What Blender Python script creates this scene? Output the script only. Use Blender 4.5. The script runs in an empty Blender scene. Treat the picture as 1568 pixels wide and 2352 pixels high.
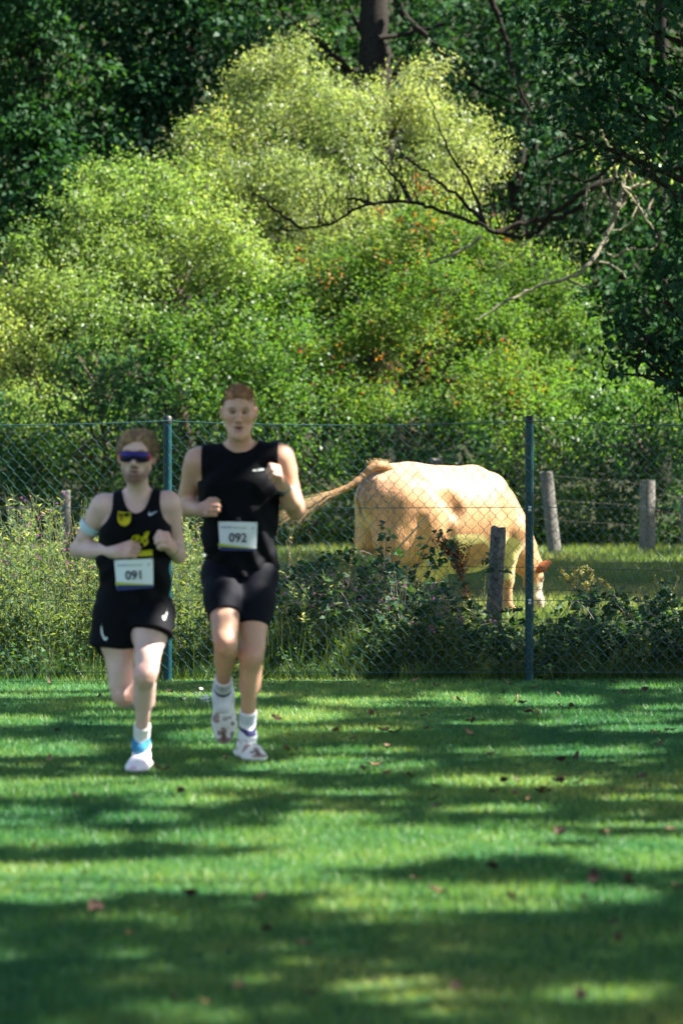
import bpy, math, random
import numpy as np
from mathutils import Vector, Matrix

random.seed(7)
RNG = np.random.default_rng(11)
sc = bpy.context.scene
C = sc.collection

# ------------------------------------------------------------------ camera, sky, sun, exposure
HC, FPX, VH = 1.37, 6533.0, 1103.0        # camera height (m), focal length and horizon row in a 1568 x 2352 frame
cam = bpy.data.cameras.new('camera')
cam.sensor_fit = 'VERTICAL'; cam.sensor_height = 36.0; cam.sensor_width = 24.0; cam.lens = 100.0
cam.clip_start = 0.1; cam.clip_end = 2000
cam.dof.use_dof = True; cam.dof.focus_distance = 22.5; cam.dof.aperture_fstop = 2.8
camo = bpy.data.objects.new('camera', cam); C.objects.link(camo)
camo.location = (0, 0, HC); camo.rotation_euler = (math.radians(90 - 0.64), 0, 0)
sc.camera = camo

SUN_EL, SUN_AZ = math.radians(48), math.radians(85.5)     # azimuth clockwise from +Y (view direction)
S = np.array([math.cos(SUN_EL)*math.sin(SUN_AZ), math.cos(SUN_EL)*math.cos(SUN_AZ), math.sin(SUN_EL)])
w = bpy.data.worlds.new('World'); sc.world = w; w.use_nodes = True
nt = w.node_tree
sky = nt.nodes.new('ShaderNodeTexSky'); sky.sky_type = 'NISHITA'; sky.sun_disc = False
sky.sun_elevation = SUN_EL; sky.sun_rotation = SUN_AZ
nt.links.new(sky.outputs['Color'], nt.nodes['Background'].inputs['Color'])
nt.nodes['Background'].inputs['Strength'].default_value = 0.06
sun = bpy.data.lights.new('sun', 'SUN'); sun.energy = 5.0; sun.angle = math.radians(0.53); sun.color = (1.0, 0.95, 0.86)
suno = bpy.data.objects.new('sun', sun); C.objects.link(suno)
suno.rotation_euler = Vector(-S).to_track_quat('-Z', 'Y').to_euler()
sc.view_settings.view_transform = 'Standard'; sc.view_settings.look = 'None'
sc.view_settings.exposure = 2.45; sc.view_settings.gamma = 1.0; sc.view_settings.use_curve_mapping = False
sc.render.engine = 'CYCLES'
cy = sc.cycles
cy.max_bounces = 6; cy.diffuse_bounces = 3; cy.glossy_bounces = 2; cy.transmission_bounces = 4; cy.transparent_max_bounces = 4
cy.use_denoising = True; cy.sample_clamp_indirect = 4.0; cy.caustics_reflective = False; cy.caustics_refractive = False

# ------------------------------------------------------------------ helpers
def at(u, v, d):
    """point at distance d seen at column u, row v of the 1568 x 2352 photograph"""
    return np.array([(u-784)*d/FPX, d, HC-(v-VH)*d/FPX])
def nrm(a):
    a = np.asarray(a, float)
    return a/np.maximum(np.linalg.norm(a, axis=-1, keepdims=True), 1e-9)
def _hash(ix, iy, iz, seed):
    n = (ix*374761393 + iy*668265263 + iz*2147483647 + seed*974711) & 0xffffffff
    n = ((n ^ (n >> 13))*1274126177) & 0xffffffff
    return ((n ^ (n >> 16)) & 0xffff)/65535.0
def vnoise(p, scale, seed=0):
    q = np.asarray(p, float)*scale
    i = np.floor(q).astype(np.int64); f = q-i; f = f*f*(3-2*f)
    r = 0
    for dx in (0, 1):
        wx = f[..., 0] if dx else 1-f[..., 0]
        for dy in (0, 1):
            wy = f[..., 1] if dy else 1-f[..., 1]
            for dz in (0, 1):
                wz = f[..., 2] if dz else 1-f[..., 2]
                r = r + wx*wy*wz*_hash(i[..., 0]+dx, i[..., 1]+dy, i[..., 2]+dz, seed)
    return r
def mesh_from(name, V, F, smooth=False, fattr=None, vcol=None):
    """V (n,3); F (m,k) array or list of such arrays"""
    me = bpy.data.meshes.new(name)
    V = np.ascontiguousarray(V, np.float32)
    Fs = F if isinstance(F, list) else [F]
    Fs = [np.asarray(f, np.int32) for f in Fs if len(f)]
    me.vertices.add(len(V)); me.vertices.foreach_set('co', V.ravel())
    li = np.concatenate([f.ravel() for f in Fs]); tot = np.concatenate([np.full(len(f), f.shape[1], np.int32) for f in Fs])
    st = np.concatenate([[0], np.cumsum(tot)[:-1]]).astype(np.int32)
    me.loops.add(len(li)); me.loops.foreach_set('vertex_index', li)
    me.polygons.add(len(tot)); me.polygons.foreach_set('loop_start', st)
    if smooth: me.polygons.foreach_set('use_smooth', np.ones(len(tot), bool))
    me.update(calc_edges=True)
    if fattr is not None:
        a = me.attributes.new('rnd', 'FLOAT', 'FACE'); a.data.foreach_set('value', np.ascontiguousarray(fattr, np.float32))
    if vcol is not None:
        a = me.attributes.new('col', 'FLOAT_COLOR', 'POINT')
        c4 = np.ones((len(V), 4), np.float32); c4[:, :3] = vcol
        a.data.foreach_set('color', c4.ravel())
    return me
def obj(name, me, mat=None, parent=None):
    o = bpy.data.objects.new(name, me); C.objects.link(o)
    if mat is not None and me is not None and not me.materials: me.materials.append(mat)
    if parent is not None: o.parent = parent; o.matrix_parent_inverse = parent.matrix_basis.inverted()
    return o
def tag(o, label=None, cat=None, group=None, kind=None):
    if label: o['label'] = label
    if cat: o['category'] = cat
    if group: o['group'] = group
    if kind: o['kind'] = kind
    return o
def empty(name, loc=(0, 0, 0)):
    o = bpy.data.objects.new(name, None); C.objects.link(o); o.location = loc; o.empty_display_size = 0.1
    return o
class MB:
    """collects shapes of one part"""
    def __init__(s): s.V = []; s.F = {3: [], 4: []}; s.A = {3: [], 4: []}; s.n = 0
    def add(s, V, F, a=0.5):
        V = np.asarray(V, float).reshape(-1, 3); F = np.asarray(F, int); k = F.shape[1]
        s.V.append(V); s.F[k].append(F+s.n); s.A[k].append(np.broadcast_to(np.asarray(a, float), (len(F),))); s.n += len(V)
    def tube(s, path, rad, sides=6, a=0.5, cap=True):
        P = np.asarray(path, float); n = len(P); r = np.broadcast_to(np.asarray(rad, float), (n,))
        T = nrm(np.gradient(P, axis=0)); up = np.array([0.3, 0.5, 0.81])
        N = np.zeros_like(P); x = np.cross(T[0], up); x = x/max(np.linalg.norm(x), 1e-6)
        for i in range(n):
            x = x-T[i]*np.dot(x, T[i]); x = x/max(np.linalg.norm(x), 1e-9); N[i] = x
        B = np.cross(T, N); an = np.arange(sides)*2*math.pi/sides
        V = P[:, None, :]+r[:, None, None]*(np.cos(an)[None, :, None]*N[:, None, :]+np.sin(an)[None, :, None]*B[:, None, :])
        i = np.arange(n-1)[:, None]*sides; j = np.arange(sides)[None, :]; j2 = (j+1) % sides
        F = np.stack([i+j, i+j2, i+sides+j2, i+sides+j], -1).reshape(-1, 4)
        s.add(V.reshape(-1, 3), F, a)
        if cap and sides in (3, 4):
            s.add(V[-1], np.arange(sides)[None, :], a)
        elif cap:
            Vc = np.vstack([V[-1], P[-1]]); s.add(Vc, np.stack([np.arange(sides), (np.arange(sides)+1) % sides, np.full(sides, sides)], -1), a)
            Vc = np.vstack([V[0], P[0]]); s.add(Vc, np.stack([(np.arange(sides)+1) % sides, np.arange(sides), np.full(sides, sides)], -1), a)
    def box(s, c, h, a=0.5, M=None):
        q = np.array([[x, y, z] for x in (-1, 1) for y in (-1, 1) for z in (-1, 1)], float)*np.asarray(h)
        if M is not None: q = q @ np.asarray(M).T
        s.add(q+np.asarray(c), [[0, 1, 3, 2], [4, 6, 7, 5], [0, 4, 5, 1], [2, 3, 7, 6], [0, 2, 6, 4], [1, 5, 7, 3]], a)
    def leaves(s, P, N, T, L, W, a, fold=0.25):
        """folded four-cornered leaves: P centres, N normals, T long axes"""
        P = np.asarray(P, float); n = len(P)
        if n == 0: return
        T = nrm(T); Sd = nrm(np.cross(N, T)); N = np.cross(T, Sd)
        L = np.broadcast_to(np.asarray(L, float), (n,))[:, None]; W = np.broadcast_to(np.asarray(W, float), (n,))[:, None]
        V = np.stack([P-T*L*.5, P+Sd*W*.5+N*W*fold-T*L*.05, P+T*L*.5-N*L*.08, P-Sd*W*.5+N*W*fold-T*L*.05], 1)
        s.add(V.reshape(-1, 3), np.arange(n*4).reshape(n, 4), a)
    def blades(s, P, H, W, lean, a):
        """grass blades, one triangle each"""
        n = len(P); an = RNG.uniform(0, 2*math.pi, n); d = np.stack([np.cos(an), np.sin(an), 0*an], 1)
        W = np.broadcast_to(W, (n,))[:, None]
        V = np.stack([P-d*W*.5, P+d*W*.5, P+np.concatenate([lean, np.zeros((n, 1))], 1)+np.array([0, 0, 1.])*np.broadcast_to(H, (n,))[:, None]], 1)
        s.add(V.reshape(-1, 3), np.arange(n*3).reshape(n, 3), a)
    def build(s, name, mat, parent=None, smooth=False):
        Fs = []; A = []
        for k in (3, 4):
            if s.F[k]: Fs.append(np.concatenate(s.F[k])); A.append(np.concatenate(s.A[k]))
        me = mesh_from(name, np.concatenate(s.V), Fs, smooth, np.concatenate(A))
        return obj(name, me, mat, parent)
def smoothpath(pts, n=8):
    """Catmull-Rom through the points"""
    P = np.asarray(pts, float); P = np.vstack([2*P[0]-P[1], P, 2*P[-1]-P[-2]]); out = []
    for i in range(1, len(P)-2):
        for t in np.linspace(0, 1, n, endpoint=False):
            a, b, c, d = P[i-1], P[i], P[i+1], P[i+2]
            out.append(.5*((2*b)+(c-a)*t+(2*a-5*b+4*c-d)*t*t+(3*b-a-3*c+d)*t**3))
    out.append(P[-2]); return np.array(out)

# ------------------------------------------------------------------ materials
def newmat(name):
    m = bpy.data.materials.new(name); m.use_nodes = True
    return m, m.node_tree, m.node_tree.nodes['Principled BSDF']
def plain(name, col, rough=.6, metal=0.0, spec=.4, noise=0, nscale=40, bump=0, bscale=200):
    m, nt, b = newmat(name)
    b.inputs['Base Color'].default_value = (*col, 1); b.inputs['Roughness'].default_value = rough
    b.inputs['Metallic'].default_value = metal; b.inputs['Specular IOR Level'].default_value = spec
    tc = nt.nodes.new('ShaderNodeTexCoord')
    if noise:
        n = nt.nodes.new('ShaderNodeTexNoise'); n.inputs['Scale'].default_value = nscale; n.inputs['Detail'].default_value = 5
        nt.links.new(tc.outputs['Object'], n.inputs['Vector'])
        r = nt.nodes.new('ShaderNodeValToRGB')
        r.color_ramp.elements[0].color = (*[c*(1-noise) for c in col], 1); r.color_ramp.elements[0].position = .3
        r.color_ramp.elements[1].color = (*[min(1, c*(1+noise)) for c in col], 1); r.color_ramp.elements[1].position = .7
        nt.links.new(n.outputs['Fac'], r.inputs['Fac']); nt.links.new(r.outputs['Color'], b.inputs['Base Color'])
    if bump:
        n = nt.nodes.new('ShaderNodeTexNoise'); n.inputs['Scale'].default_value = bscale; n.inputs['Detail'].default_value = 3
        nt.links.new(tc.outputs['Object'], n.inputs['Vector'])
        bp = nt.nodes.new('ShaderNodeBump'); bp.inputs['Strength'].default_value = bump; bp.inputs['Distance'].default_value = .01
        nt.links.new(n.outputs['Fac'], bp.inputs['Height']); nt.links.new(bp.outputs['Normal'], b.inputs['Normal'])
    return m
def leafmat(name, stops, trans=.4, rough=.45, spec=.5, tcol=None, tboost=1.6):
    """stops: list of (position, colour) over the per-leaf random value"""
    m, nt, b = newmat(name); out = nt.nodes['Material Output']
    at_ = nt.nodes.new('ShaderNodeAttribute'); at_.attribute_name = 'rnd'
    r = nt.nodes.new('ShaderNodeValToRGB'); e = r.color_ramp.elements
    e[0].position, e[0].color = stops[0][0], (*stops[0][1], 1); e[1].position, e[1].color = stops[-1][0], (*stops[-1][1], 1)
    for p, c in stops[1:-1]: x = e.new(p); x.color = (*c, 1)
    nt.links.new(at_.outputs['Fac'], r.inputs['Fac']); nt.links.new(r.outputs['Color'], b.inputs['Base Color'])
    b.inputs['Roughness'].default_value = rough; b.inputs['Specular IOR Level'].default_value = spec
    t = nt.nodes.new('ShaderNodeBsdfTranslucent')
    mx = nt.nodes.new('ShaderNodeMix'); mx.data_type = 'RGBA'; mx.blend_type = 'MULTIPLY'; mx.inputs[0].default_value = 1
    k = tcol or (1.25, 1.2, .45); mx.inputs[7].default_value = (*[c*tboost for c in k], 1)
    nt.links.new(r.outputs['Color'], mx.inputs[6]); nt.links.new(mx.outputs[2], t.inputs['Color'])
    ms = nt.nodes.new('ShaderNodeMixShader'); ms.inputs[0].default_value = trans
    nt.links.new(b.outputs[0], ms.inputs[1]); nt.links.new(t.outputs[0], ms.inputs[2]); nt.links.new(ms.outputs[0], out.inputs['Surface'])
    return m
def colmat(name, rough=.55, spec=.35, bump=0, bscale=300, sss=0, sheen=0, noise=0, nscale=30, stretch=None):
    """colour from the mesh's own colour attribute with procedural mottling and relief"""
    m, nt, b = newmat(name)
    a = nt.nodes.new('ShaderNodeAttribute'); a.attribute_name = 'col'
    tc = nt.nodes.new('ShaderNodeTexCoord'); vec = tc.outputs['Object']
    if stretch:
        mp = nt.nodes.new('ShaderNodeMapping'); mp.inputs['Scale'].default_value = stretch
        nt.links.new(vec, mp.inputs['Vector']); vec = mp.outputs['Vector']
    src = a.outputs['Color']
    if noise:
        n = nt.nodes.new('ShaderNodeTexNoise'); n.inputs['Scale'].default_value = nscale; n.inputs['Detail'].default_value = 6
        nt.links.new(vec, n.inputs['Vector'])
        r = nt.nodes.new('ShaderNodeMapRange'); r.inputs[1].default_value = .3; r.inputs[2].default_value = .7
        r.inputs[3].default_value = 1-noise; r.inputs[4].default_value = 1+noise
        nt.links.new(n.outputs['Fac'], r.inputs[0])
        v = nt.nodes.new('ShaderNodeVectorMath'); v.operation = 'SCALE'
        nt.links.new(src, v.inputs[0]); nt.links.new(r.outputs[0], v.inputs['Scale']); src = v.outputs[0]
    nt.links.new(src, b.inputs['Base Color'])
    b.inputs['Roughness'].default_value = rough; b.inputs['Specular IOR Level'].default_value = spec
    if sheen: b.inputs['Sheen Weight'].default_value = sheen; b.inputs['Sheen Roughness'].default_value = .4
    if sss:
        b.inputs['Subsurface Weight'].default_value = sss; b.inputs['Subsurface Radius'].default_value = (1, .35, .2); b.inputs['Subsurface Scale'].default_value = .012
    if bump:
        n = nt.nodes.new('ShaderNodeTexNoise'); n.inputs['Scale'].default_value = bscale; n.inputs['Detail'].default_value = 4
        nt.links.new(vec, n.inputs['Vector'])
        bp = nt.nodes.new('ShaderNodeBump'); bp.inputs['Strength'].default_value = bump; bp.inputs['Distance'].default_value = .01
        nt.links.new(n.outputs['Fac'], bp.inputs['Height']); nt.links.new(bp.outputs['Normal'], b.inputs['Normal'])
    return m
def groundmat(name, stops, scale=3.0):
    m, nt, b = newmat(name)
    tc = nt.nodes.new('ShaderNodeTexCoord'); n = nt.nodes.new('ShaderNodeTexNoise')
    n.inputs['Scale'].default_value = scale; n.inputs['Detail'].default_value = 9; n.inputs['Roughness'].default_value = .7
    nt.links.new(tc.outputs['Object'], n.inputs['Vector'])
    r = nt.nodes.new('ShaderNodeValToRGB'); e = r.color_ramp.elements
    e[0].position, e[0].color = stops[0][0], (*stops[0][1], 1); e[1].position, e[1].color = stops[-1][0], (*stops[-1][1], 1)
    for p, c in stops[1:-1]: x = e.new(p); x.color = (*c, 1)
    nt.links.new(n.outputs['Fac'], r.inputs['Fac']); nt.links.new(r.outputs['Color'], b.inputs['Base Color'])
    b.inputs['Roughness'].default_value = .9; b.inputs['Specular IOR Level'].default_value = .1
    bp = nt.nodes.new('ShaderNodeBump'); bp.inputs['Strength'].default_value = .6; bp.inputs['Distance'].default_value = .03
    nt.links.new(n.outputs['Fac'], bp.inputs['Height']); nt.links.new(bp.outputs['Normal'], b.inputs['Normal'])
    return m

# ------------------------------------------------------------------ ground
def hz(x, y):
    """height of the land: flat lawn and paddock, a slight rise towards the far fence, then the hedge bank"""
    t = np.clip((np.asarray(y, float)-30)/14, 0, 1); u = np.clip((np.asarray(y, float)-46)/25, 0, 1)
    w_ = np.clip((np.asarray(y, float)-84)/60, 0, 1)
    return .25*t*t*(3-2*t)+1.2*u*u*(3-2*u)+34*w_*w_*(3-2*w_)+0*np.asarray(x, float)
def sheet(name, x0, x1, y0, y1, nx, ny, z, mat):
    X, Y = np.meshgrid(np.linspace(x0, x1, nx+1), np.linspace(y0, y1, ny+1), indexing='ij')
    V = np.stack([X, Y, hz(X, Y)+z], -1).reshape(-1, 3); i = np.arange(nx)[:, None]*(ny+1)+np.arange(ny)[None, :]
    F = np.stack([i, i+ny+1, i+ny+2, i+1], -1).reshape(-1, 4)
    return tag(obj(name, mesh_from(name, V, F, True), mat), kind='structure')
sheet('ground', -400, 400, -60, 800, 40, 86, -.02, groundmat('soil', [(.3, (.014, .018, .008)), (.7, (.028, .03, .014))], 1.2))
sheet('lawn', -14, 16, -6, 19.62, 4, 4, 0.0, groundmat('lawn_base', [(.3, (.014, .055, .02)), (.55, (.022, .085, .03)), (.75, (.045, .11, .04))], 7))
sheet('pasture', -26, 26, 19.63, 45.6, 10, 30, 0.0, groundmat('pasture_base', [(.3, (.04, .07, .018)), (.55, (.08, .11, .03)), (.75, (.16, .16, .06))], 3))

def lawn_rnd(P):
    return np.clip(.55*vnoise(P, .7, 3)+.35*vnoise(P, 3.5, 4)-.05+RNG.uniform(0, .32, len(P)), 0, 1)
M_GRASS = leafmat('mown_grass', [(0, (.018, .080, .038)), (.4, (.036, .128, .047)), (.7, (.105, .20, .054)), (1, (.29, .30, .10))], .35, .5, .3)
b = MB()
n = 400000
y = 19.7-(19.7-5.5)*RNG.uniform(0, 1, n)**.85
x = RNG.uniform(-1, 1, n)*(1.05+y*.145)
P = np.stack([x, y, np.zeros(n)], 1)
h = RNG.uniform(.012, .034, n)*(.7+.7*vnoise(P, 1.6, 9))
b.blades(P, h, RNG.uniform(.003, .007, n), RNG.normal(0, .014, (n, 2)), lawn_rnd(P))
tag(b.build('lawn_grass', M_GRASS), 'short mown green lawn grass in dappled shade', 'grass', kind='stuff')
# ------------------------------------------------------------------ trees and bushes
M_BARK = plain('bark', (.07, .055, .04), .9, noise=.45, nscale=14, bump=.8, bscale=30, spec=.1)
M_BARKD = plain('dark_bark', (.02, .017, .014), .9, noise=.45, nscale=18, bump=.8, bscale=40, spec=.1)
M_DEAD = plain('lichen_bark', (.17, .155, .11), .9, noise=.5, nscale=16, bump=.6, bscale=40, spec=.1)
L_PALE = leafmat('pale_leaves', [(0, (.08, .125, .042)), (.4, (.145, .20, .068)), (.8, (.225, .265, .105)), (1, (.30, .31, .16))], .52, .4, .35, (1.14, 1.1, .58), 1.7)
L_YEL = leafmat('yellow_green_leaves', [(0, (.055, .115, .03)), (.45, (.115, .185, .048)), (.85, (.20, .245, .07)), (1, (.28, .25, .085))], .52, .42, .3, (1.15, 1.15, .6), 1.6)
L_HAW = leafmat('hawthorn_leaves', [(0, (.032, .095, .022)), (.5, (.072, .145, .028)), (.86, (.12, .165, .035)), (.90, (.26, .16, .03)), (.95, (.34, .06, .02)), (1, (.38, .03, .015))], .48, .55, .14, tboost=1.5)
L_MID = leafmat('green_leaves', [(0, (.022, .075, .02)), (.5, (.05, .125, .026)), (1, (.125, .19, .042))], .48, .45, .28, tboost=1.5)
L_RED = leafmat('orange_red_leaves', [(0, (.26, .04, .018)), (.5, (.27, .10, .025)), (1, (.24, .18, .045))], .4, .5, .2, (1.2, .9, .5), 1.2)
L_ELD = leafmat('elder_leaves', [(0, (.022, .07, .028)), (.6, (.04, .10, .04)), (1, (.08, .13, .05))], .35, .55, .12, tboost=1.3)
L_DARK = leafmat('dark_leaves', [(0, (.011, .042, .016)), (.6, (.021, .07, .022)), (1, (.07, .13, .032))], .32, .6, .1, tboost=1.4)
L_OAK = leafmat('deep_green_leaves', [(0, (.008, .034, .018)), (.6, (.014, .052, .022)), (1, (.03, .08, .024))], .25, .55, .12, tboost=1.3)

def crown(mb, lobes, L, W, spread=.3, per=14, droop=.25, back=.35, hue_scale=.5, seed=0, zmin=None, flat=.6, keep=None, split=0, dens=1.0):
    """leaves in twig-sized clumps through the outer volume of each lobe; a lobe is centre, three radii, number of leaves"""
    if split:      # break every lobe into uneven boughs with gaps between them
        sub_ = []
        for c, r, n in lobes:
            d = nrm(RNG.normal(0, 1, (split, 3))); d[:, 1] -= .35; d = nrm(d)
            for q in d:
                k = RNG.uniform(.36, .62); sub_.append((np.asarray(c)+q*np.asarray(r)*RNG.uniform(.5, 1.0), np.asarray(r)*k*np.array([1.15, 1, .85]), int(n/split*RNG.uniform(.8, 1.3))))
            sub_.append((c, np.asarray(r)*.6, n//6))
        lobes = sub_
    for li, (c, r, n) in enumerate(lobes):
        c = np.asarray(c, float); r = np.asarray(r, float)
        m = max(3, int(n*dens/per*1.6))
        d = nrm(RNG.normal(0, 1, (m, 3)))
        ok = (d[:, 1] < .25) | (RNG.uniform(0, 1, m) < back)
        d = d[ok]; m = len(d)
        rr = 1-np.abs(RNG.normal(0, .2, m)); rr = np.clip(rr, .2, 1)*(1+.35*(vnoise(d*1.0+c, 2.2, seed+li)-.5))
        Q = c+d*r*rr[:, None]
        ok = vnoise(Q, 1.3/max(spread, .15)*.35, seed+50) > .22
        Q = Q[ok]; d = d[ok]; m = len(Q)
        if not m: continue
        k = per
        ax = nrm(d*.8+RNG.normal(0, .5, (m, 3))+np.array([0, 0, -droop]))
        t = RNG.uniform(-1, 1, (m, k, 1))
        P = Q[:, None]+ax[:, None]*t*spread*1.4+RNG.normal(0, spread*.42, (m, k, 3))
        D = np.repeat(d[:, None], k, 1)
        N = nrm(D*.5+np.array([0, 0, flat])+RNG.normal(0, .55, (m, k, 3)))
        T = nrm(np.repeat(ax[:, None], k, 1)+RNG.normal(0, .6, (m, k, 3))+np.array([0, 0, -droop]))
        hue = np.repeat((vnoise(Q, hue_scale, seed+7)*.55)[:, None], k, 1)+RNG.uniform(0, .5, (m, k))
        P = P.reshape(-1, 3); N = N.reshape(-1, 3); T = T.reshape(-1, 3); hue = hue.reshape(-1)
        g = P[:, 2] > (hz(P[:, 0], P[:, 1])+.05 if zmin is None else zmin)
        if keep is not None: g &= keep(P)
        sz = RNG.uniform(.7, 1.25, len(P))
        mb.leaves(P[g], N[g], T[g], (L*sz)[g], (W*sz)[g], np.clip(hue[g], 0, 1))
def limbs(mb, base, top, lobes, r0, twigs=5, wob=.35):
    base = np.asarray(base, float); top = np.asarray(top, float); k = np.linspace(0, 1, 9)[:, None]
    path = base+(top-base)*k+np.concatenate([RNG.normal(0, wob*.25, (9, 2)), np.zeros((9, 1))], 1)*np.sin(k*math.pi)
    path[0] -= [0, 0, .3]
    mb.tube(path, r0*(1-.65*k[:, 0])*(1+.5*np.exp(-k[:, 0]*14)), 10)
    for c, r, n in lobes:
        c = np.asarray(c, float); i = int(np.clip(np.argmin(np.abs(path[:, 2]-(c[2]-.8*r[2])))-1, 1, 7)); a = path[i]
        ra = max(.025, r0*.45*(1-.07*i)); mid = (a+c)/2+RNG.normal(0, .3, 3)-np.array([0, 0, .15*r[2]])
        q = smoothpath([a, mid, c], 5); mb.tube(q, np.linspace(ra, .018, len(q)), 6)
        for _ in range(twigs):
            e = c+nrm(RNG.normal(0, 1, 3))*np.asarray(r)*.95; st = q[int(RNG.integers(4, len(q)))]
            g = smoothpath([st, (st+e)/2+RNG.normal(0, .2, 3), e], 3); mb.tube(g, np.linspace(.022, .006, len(g)), 4)
def lobe(u, v, d, ru, rv, dens, depth=.8):
    """lobe seen at column u, row v with half sizes ru, rv in photograph pixels, at distance d; dens is leaves per square metre of outline"""
    s = FPX/d; a, c = ru/s, rv/s
    return (at(u, v, d), (a, max(a, c)*depth, c), int(dens*math.pi*a*c))
def tree(name, label, cat, base, top, lobes, r0, mat, L, W, bark=M_BARK, group=None, twigs=4, **kw):
    root = empty(name, (base[0], base[1], float(hz(base[0], base[1]))))
    tag(root, label, cat, group)
    b0 = (base[0], base[1], float(hz(base[0], base[1])))
    t = MB(); limbs(t, b0, top, lobes, r0, twigs); t.build('trunk', bark, root, True)
    c = MB(); crown(c, lobes, L, W, **kw); c.build('crown', mat, root)
    return root
D1 = 52.0
G = 'sunlit hedge trees behind the paddock'
# the pale, drooping tree that carries the sunlit peak
tree('pale_willow', 'tall pale green drooping tree, sunlit top of the hedge in the middle', 'tree', at(690, 1255, 56), at(700, 400, 56),
     [lobe(690, 215, 56, 125, 115, 620), lobe(600, 300, 55.5, 130, 140, 560), lobe(800, 290, 55.5, 150, 130, 560), lobe(950, 240, 56, 95, 105, 560),
      lobe(1040, 330, 56.5, 100, 110, 520), lobe(520, 300, 56, 70, 80, 500), lobe(880, 400, 55, 170, 120, 520), lobe(690, 440, 54.5, 190, 130, 520),
      lobe(1060, 440, 56, 80, 80, 450), lobe(540, 470, 54.5, 140, 120, 500), lobe(1115, 340, 56.5, 45, 60, 500), lobe(620, 180, 56, 70, 70, 500), lobe(860, 210, 56, 60, 50, 480), lobe(980, 170, 56.3, 50, 40, 450), lobe(470, 330, 55.5, 70, 70, 450), lobe(720, 560, 53.5, 130, 90, 480), lobe(850, 520, 53.5, 120, 80, 420)],
     .22, L_PALE, .072, .032, group=G, dens=1.75, spread=.22, per=18, droop=.7, hue_scale=.8, seed=3, split=7)
tree('hazel_bush', 'yellow-green rounded bush at the left edge of the sunlit hedge', 'bush', at(90, 1250, 51), at(110, 750, 51),
     [lobe(40, 690, 51, 130, 150, 560), lobe(150, 600, 51.5, 110, 130, 560), lobe(245, 520, 52, 110, 120, 560), lobe(60, 860, 50, 150, 140, 520), lobe(-60, 760, 51, 120, 200, 350),
      lobe(210, 720, 50.3, 120, 120, 520), lobe(60, 1010, 49.5, 150, 120, 450), lobe(230, 430, 53, 60, 60, 500), lobe(120, 950, 48.9, 130, 70, 420)],
     .12, L_YEL, .07, .042, group=G, dens=1.7, spread=.2, per=16, seed=11, split=7)
tree('field_maple', 'bright green leafy tree between the yellow-green bush and the drooping tree', 'tree', at(400, 1250, 52), at(400, 650, 52),
     [lobe(380, 500, 53, 120, 120, 560), lobe(470, 590, 52, 150, 130, 560), lobe(330, 640, 51.5, 120, 120, 560), lobe(560, 620, 51.5, 120, 110, 520), lobe(360, 420, 53.5, 70, 60, 500), lobe(440, 430, 54, 110, 100, 540), lobe(500, 370, 55, 90, 90, 520), lobe(300, 470, 53, 100, 90, 520)],
     .15, L_YEL, .07, .044, group=G, dens=1.7, spread=.2, per=16, seed=23, split=7)
tree('hawthorn', 'hawthorn with red berries and orange leaves in the middle of the hedge', 'tree', at(950, 1250, 51), at(960, 720, 51),
     [lobe(880, 590, 52, 130, 110, 560), lobe(1010, 560, 52, 120, 110, 560), lobe(1140, 610, 52, 120, 110, 560), lobe(760, 680, 51.5, 120, 110, 540), lobe(930, 720, 50.5, 160, 120, 560),
      lobe(1100, 740, 51, 150, 110, 560), lobe(1240, 720, 52, 90, 130, 520), lobe(860, 840, 49.8, 150, 110, 500), lobe(1040, 870, 49.8, 170, 110, 500), lobe(1210, 860, 50.5, 120, 110, 480), lobe(890, 945, 48.9, 130, 60, 420), lobe(1070, 955, 48.9, 140, 60, 420)],
     .16, L_HAW, .065, .045, group=G, dens=1.7, hue_scale=1.7, spread=.2, per=16, seed=31, split=7)
c = MB(); crown(c, [lobe(955, 425, 51.2, 16, 34, 330), lobe(960, 515, 51, 55, 26, 130), lobe(890, 478, 51, 25, 16, 160), lobe(1085, 625, 50.4, 35, 22, 140), lobe(745, 632, 50, 18, 12, 200), lobe(985, 665, 49.8, 40, 40, 70), lobe(930, 820, 48.8, 70, 40, 40), lobe(1120, 790, 49.2, 60, 30, 40), lobe(960, 590, 50.5, 120, 50, 40)], .062, .045, spread=.16, per=6, back=0, seed=171)
o = c.build('orange_leaves', L_RED, bpy.data.objects['hawthorn'])
tree('hornbeam_bush', 'mid-green bush in front of the hedge, left of the hawthorn', 'bush', at(560, 1250, 50), at(570, 850, 50),
     [lobe(600, 740, 51, 130, 110, 520), lobe(470, 770, 50.5, 130, 110, 520), lobe(620, 860, 49.5, 140, 110, 500), lobe(480, 890, 49.5, 130, 110, 500), lobe(700, 800, 50.5, 90, 90, 460), lobe(540, 955, 48.9, 130, 60, 420), lobe(700, 930, 48.9, 120, 70, 420)],
     .1, L_MID, .072, .05, group=G, dens=1.6, spread=.2, per=16, seed=43, split=7)
tree('elder_bush', 'broad-leaved bush low on the left with pale lit leaves', 'bush', at(240, 1255, 48), at(240, 930, 48),
     [lobe(220, 830, 48, 80, 55, 240), lobe(300, 860, 48, 100, 70, 240), lobe(190, 930, 47.6, 110, 80, 240), lobe(330, 950, 47.6, 110, 80, 240)],
     .07, L_ELD, .12, .065, group=G, spread=.24, per=9, seed=47)
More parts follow.
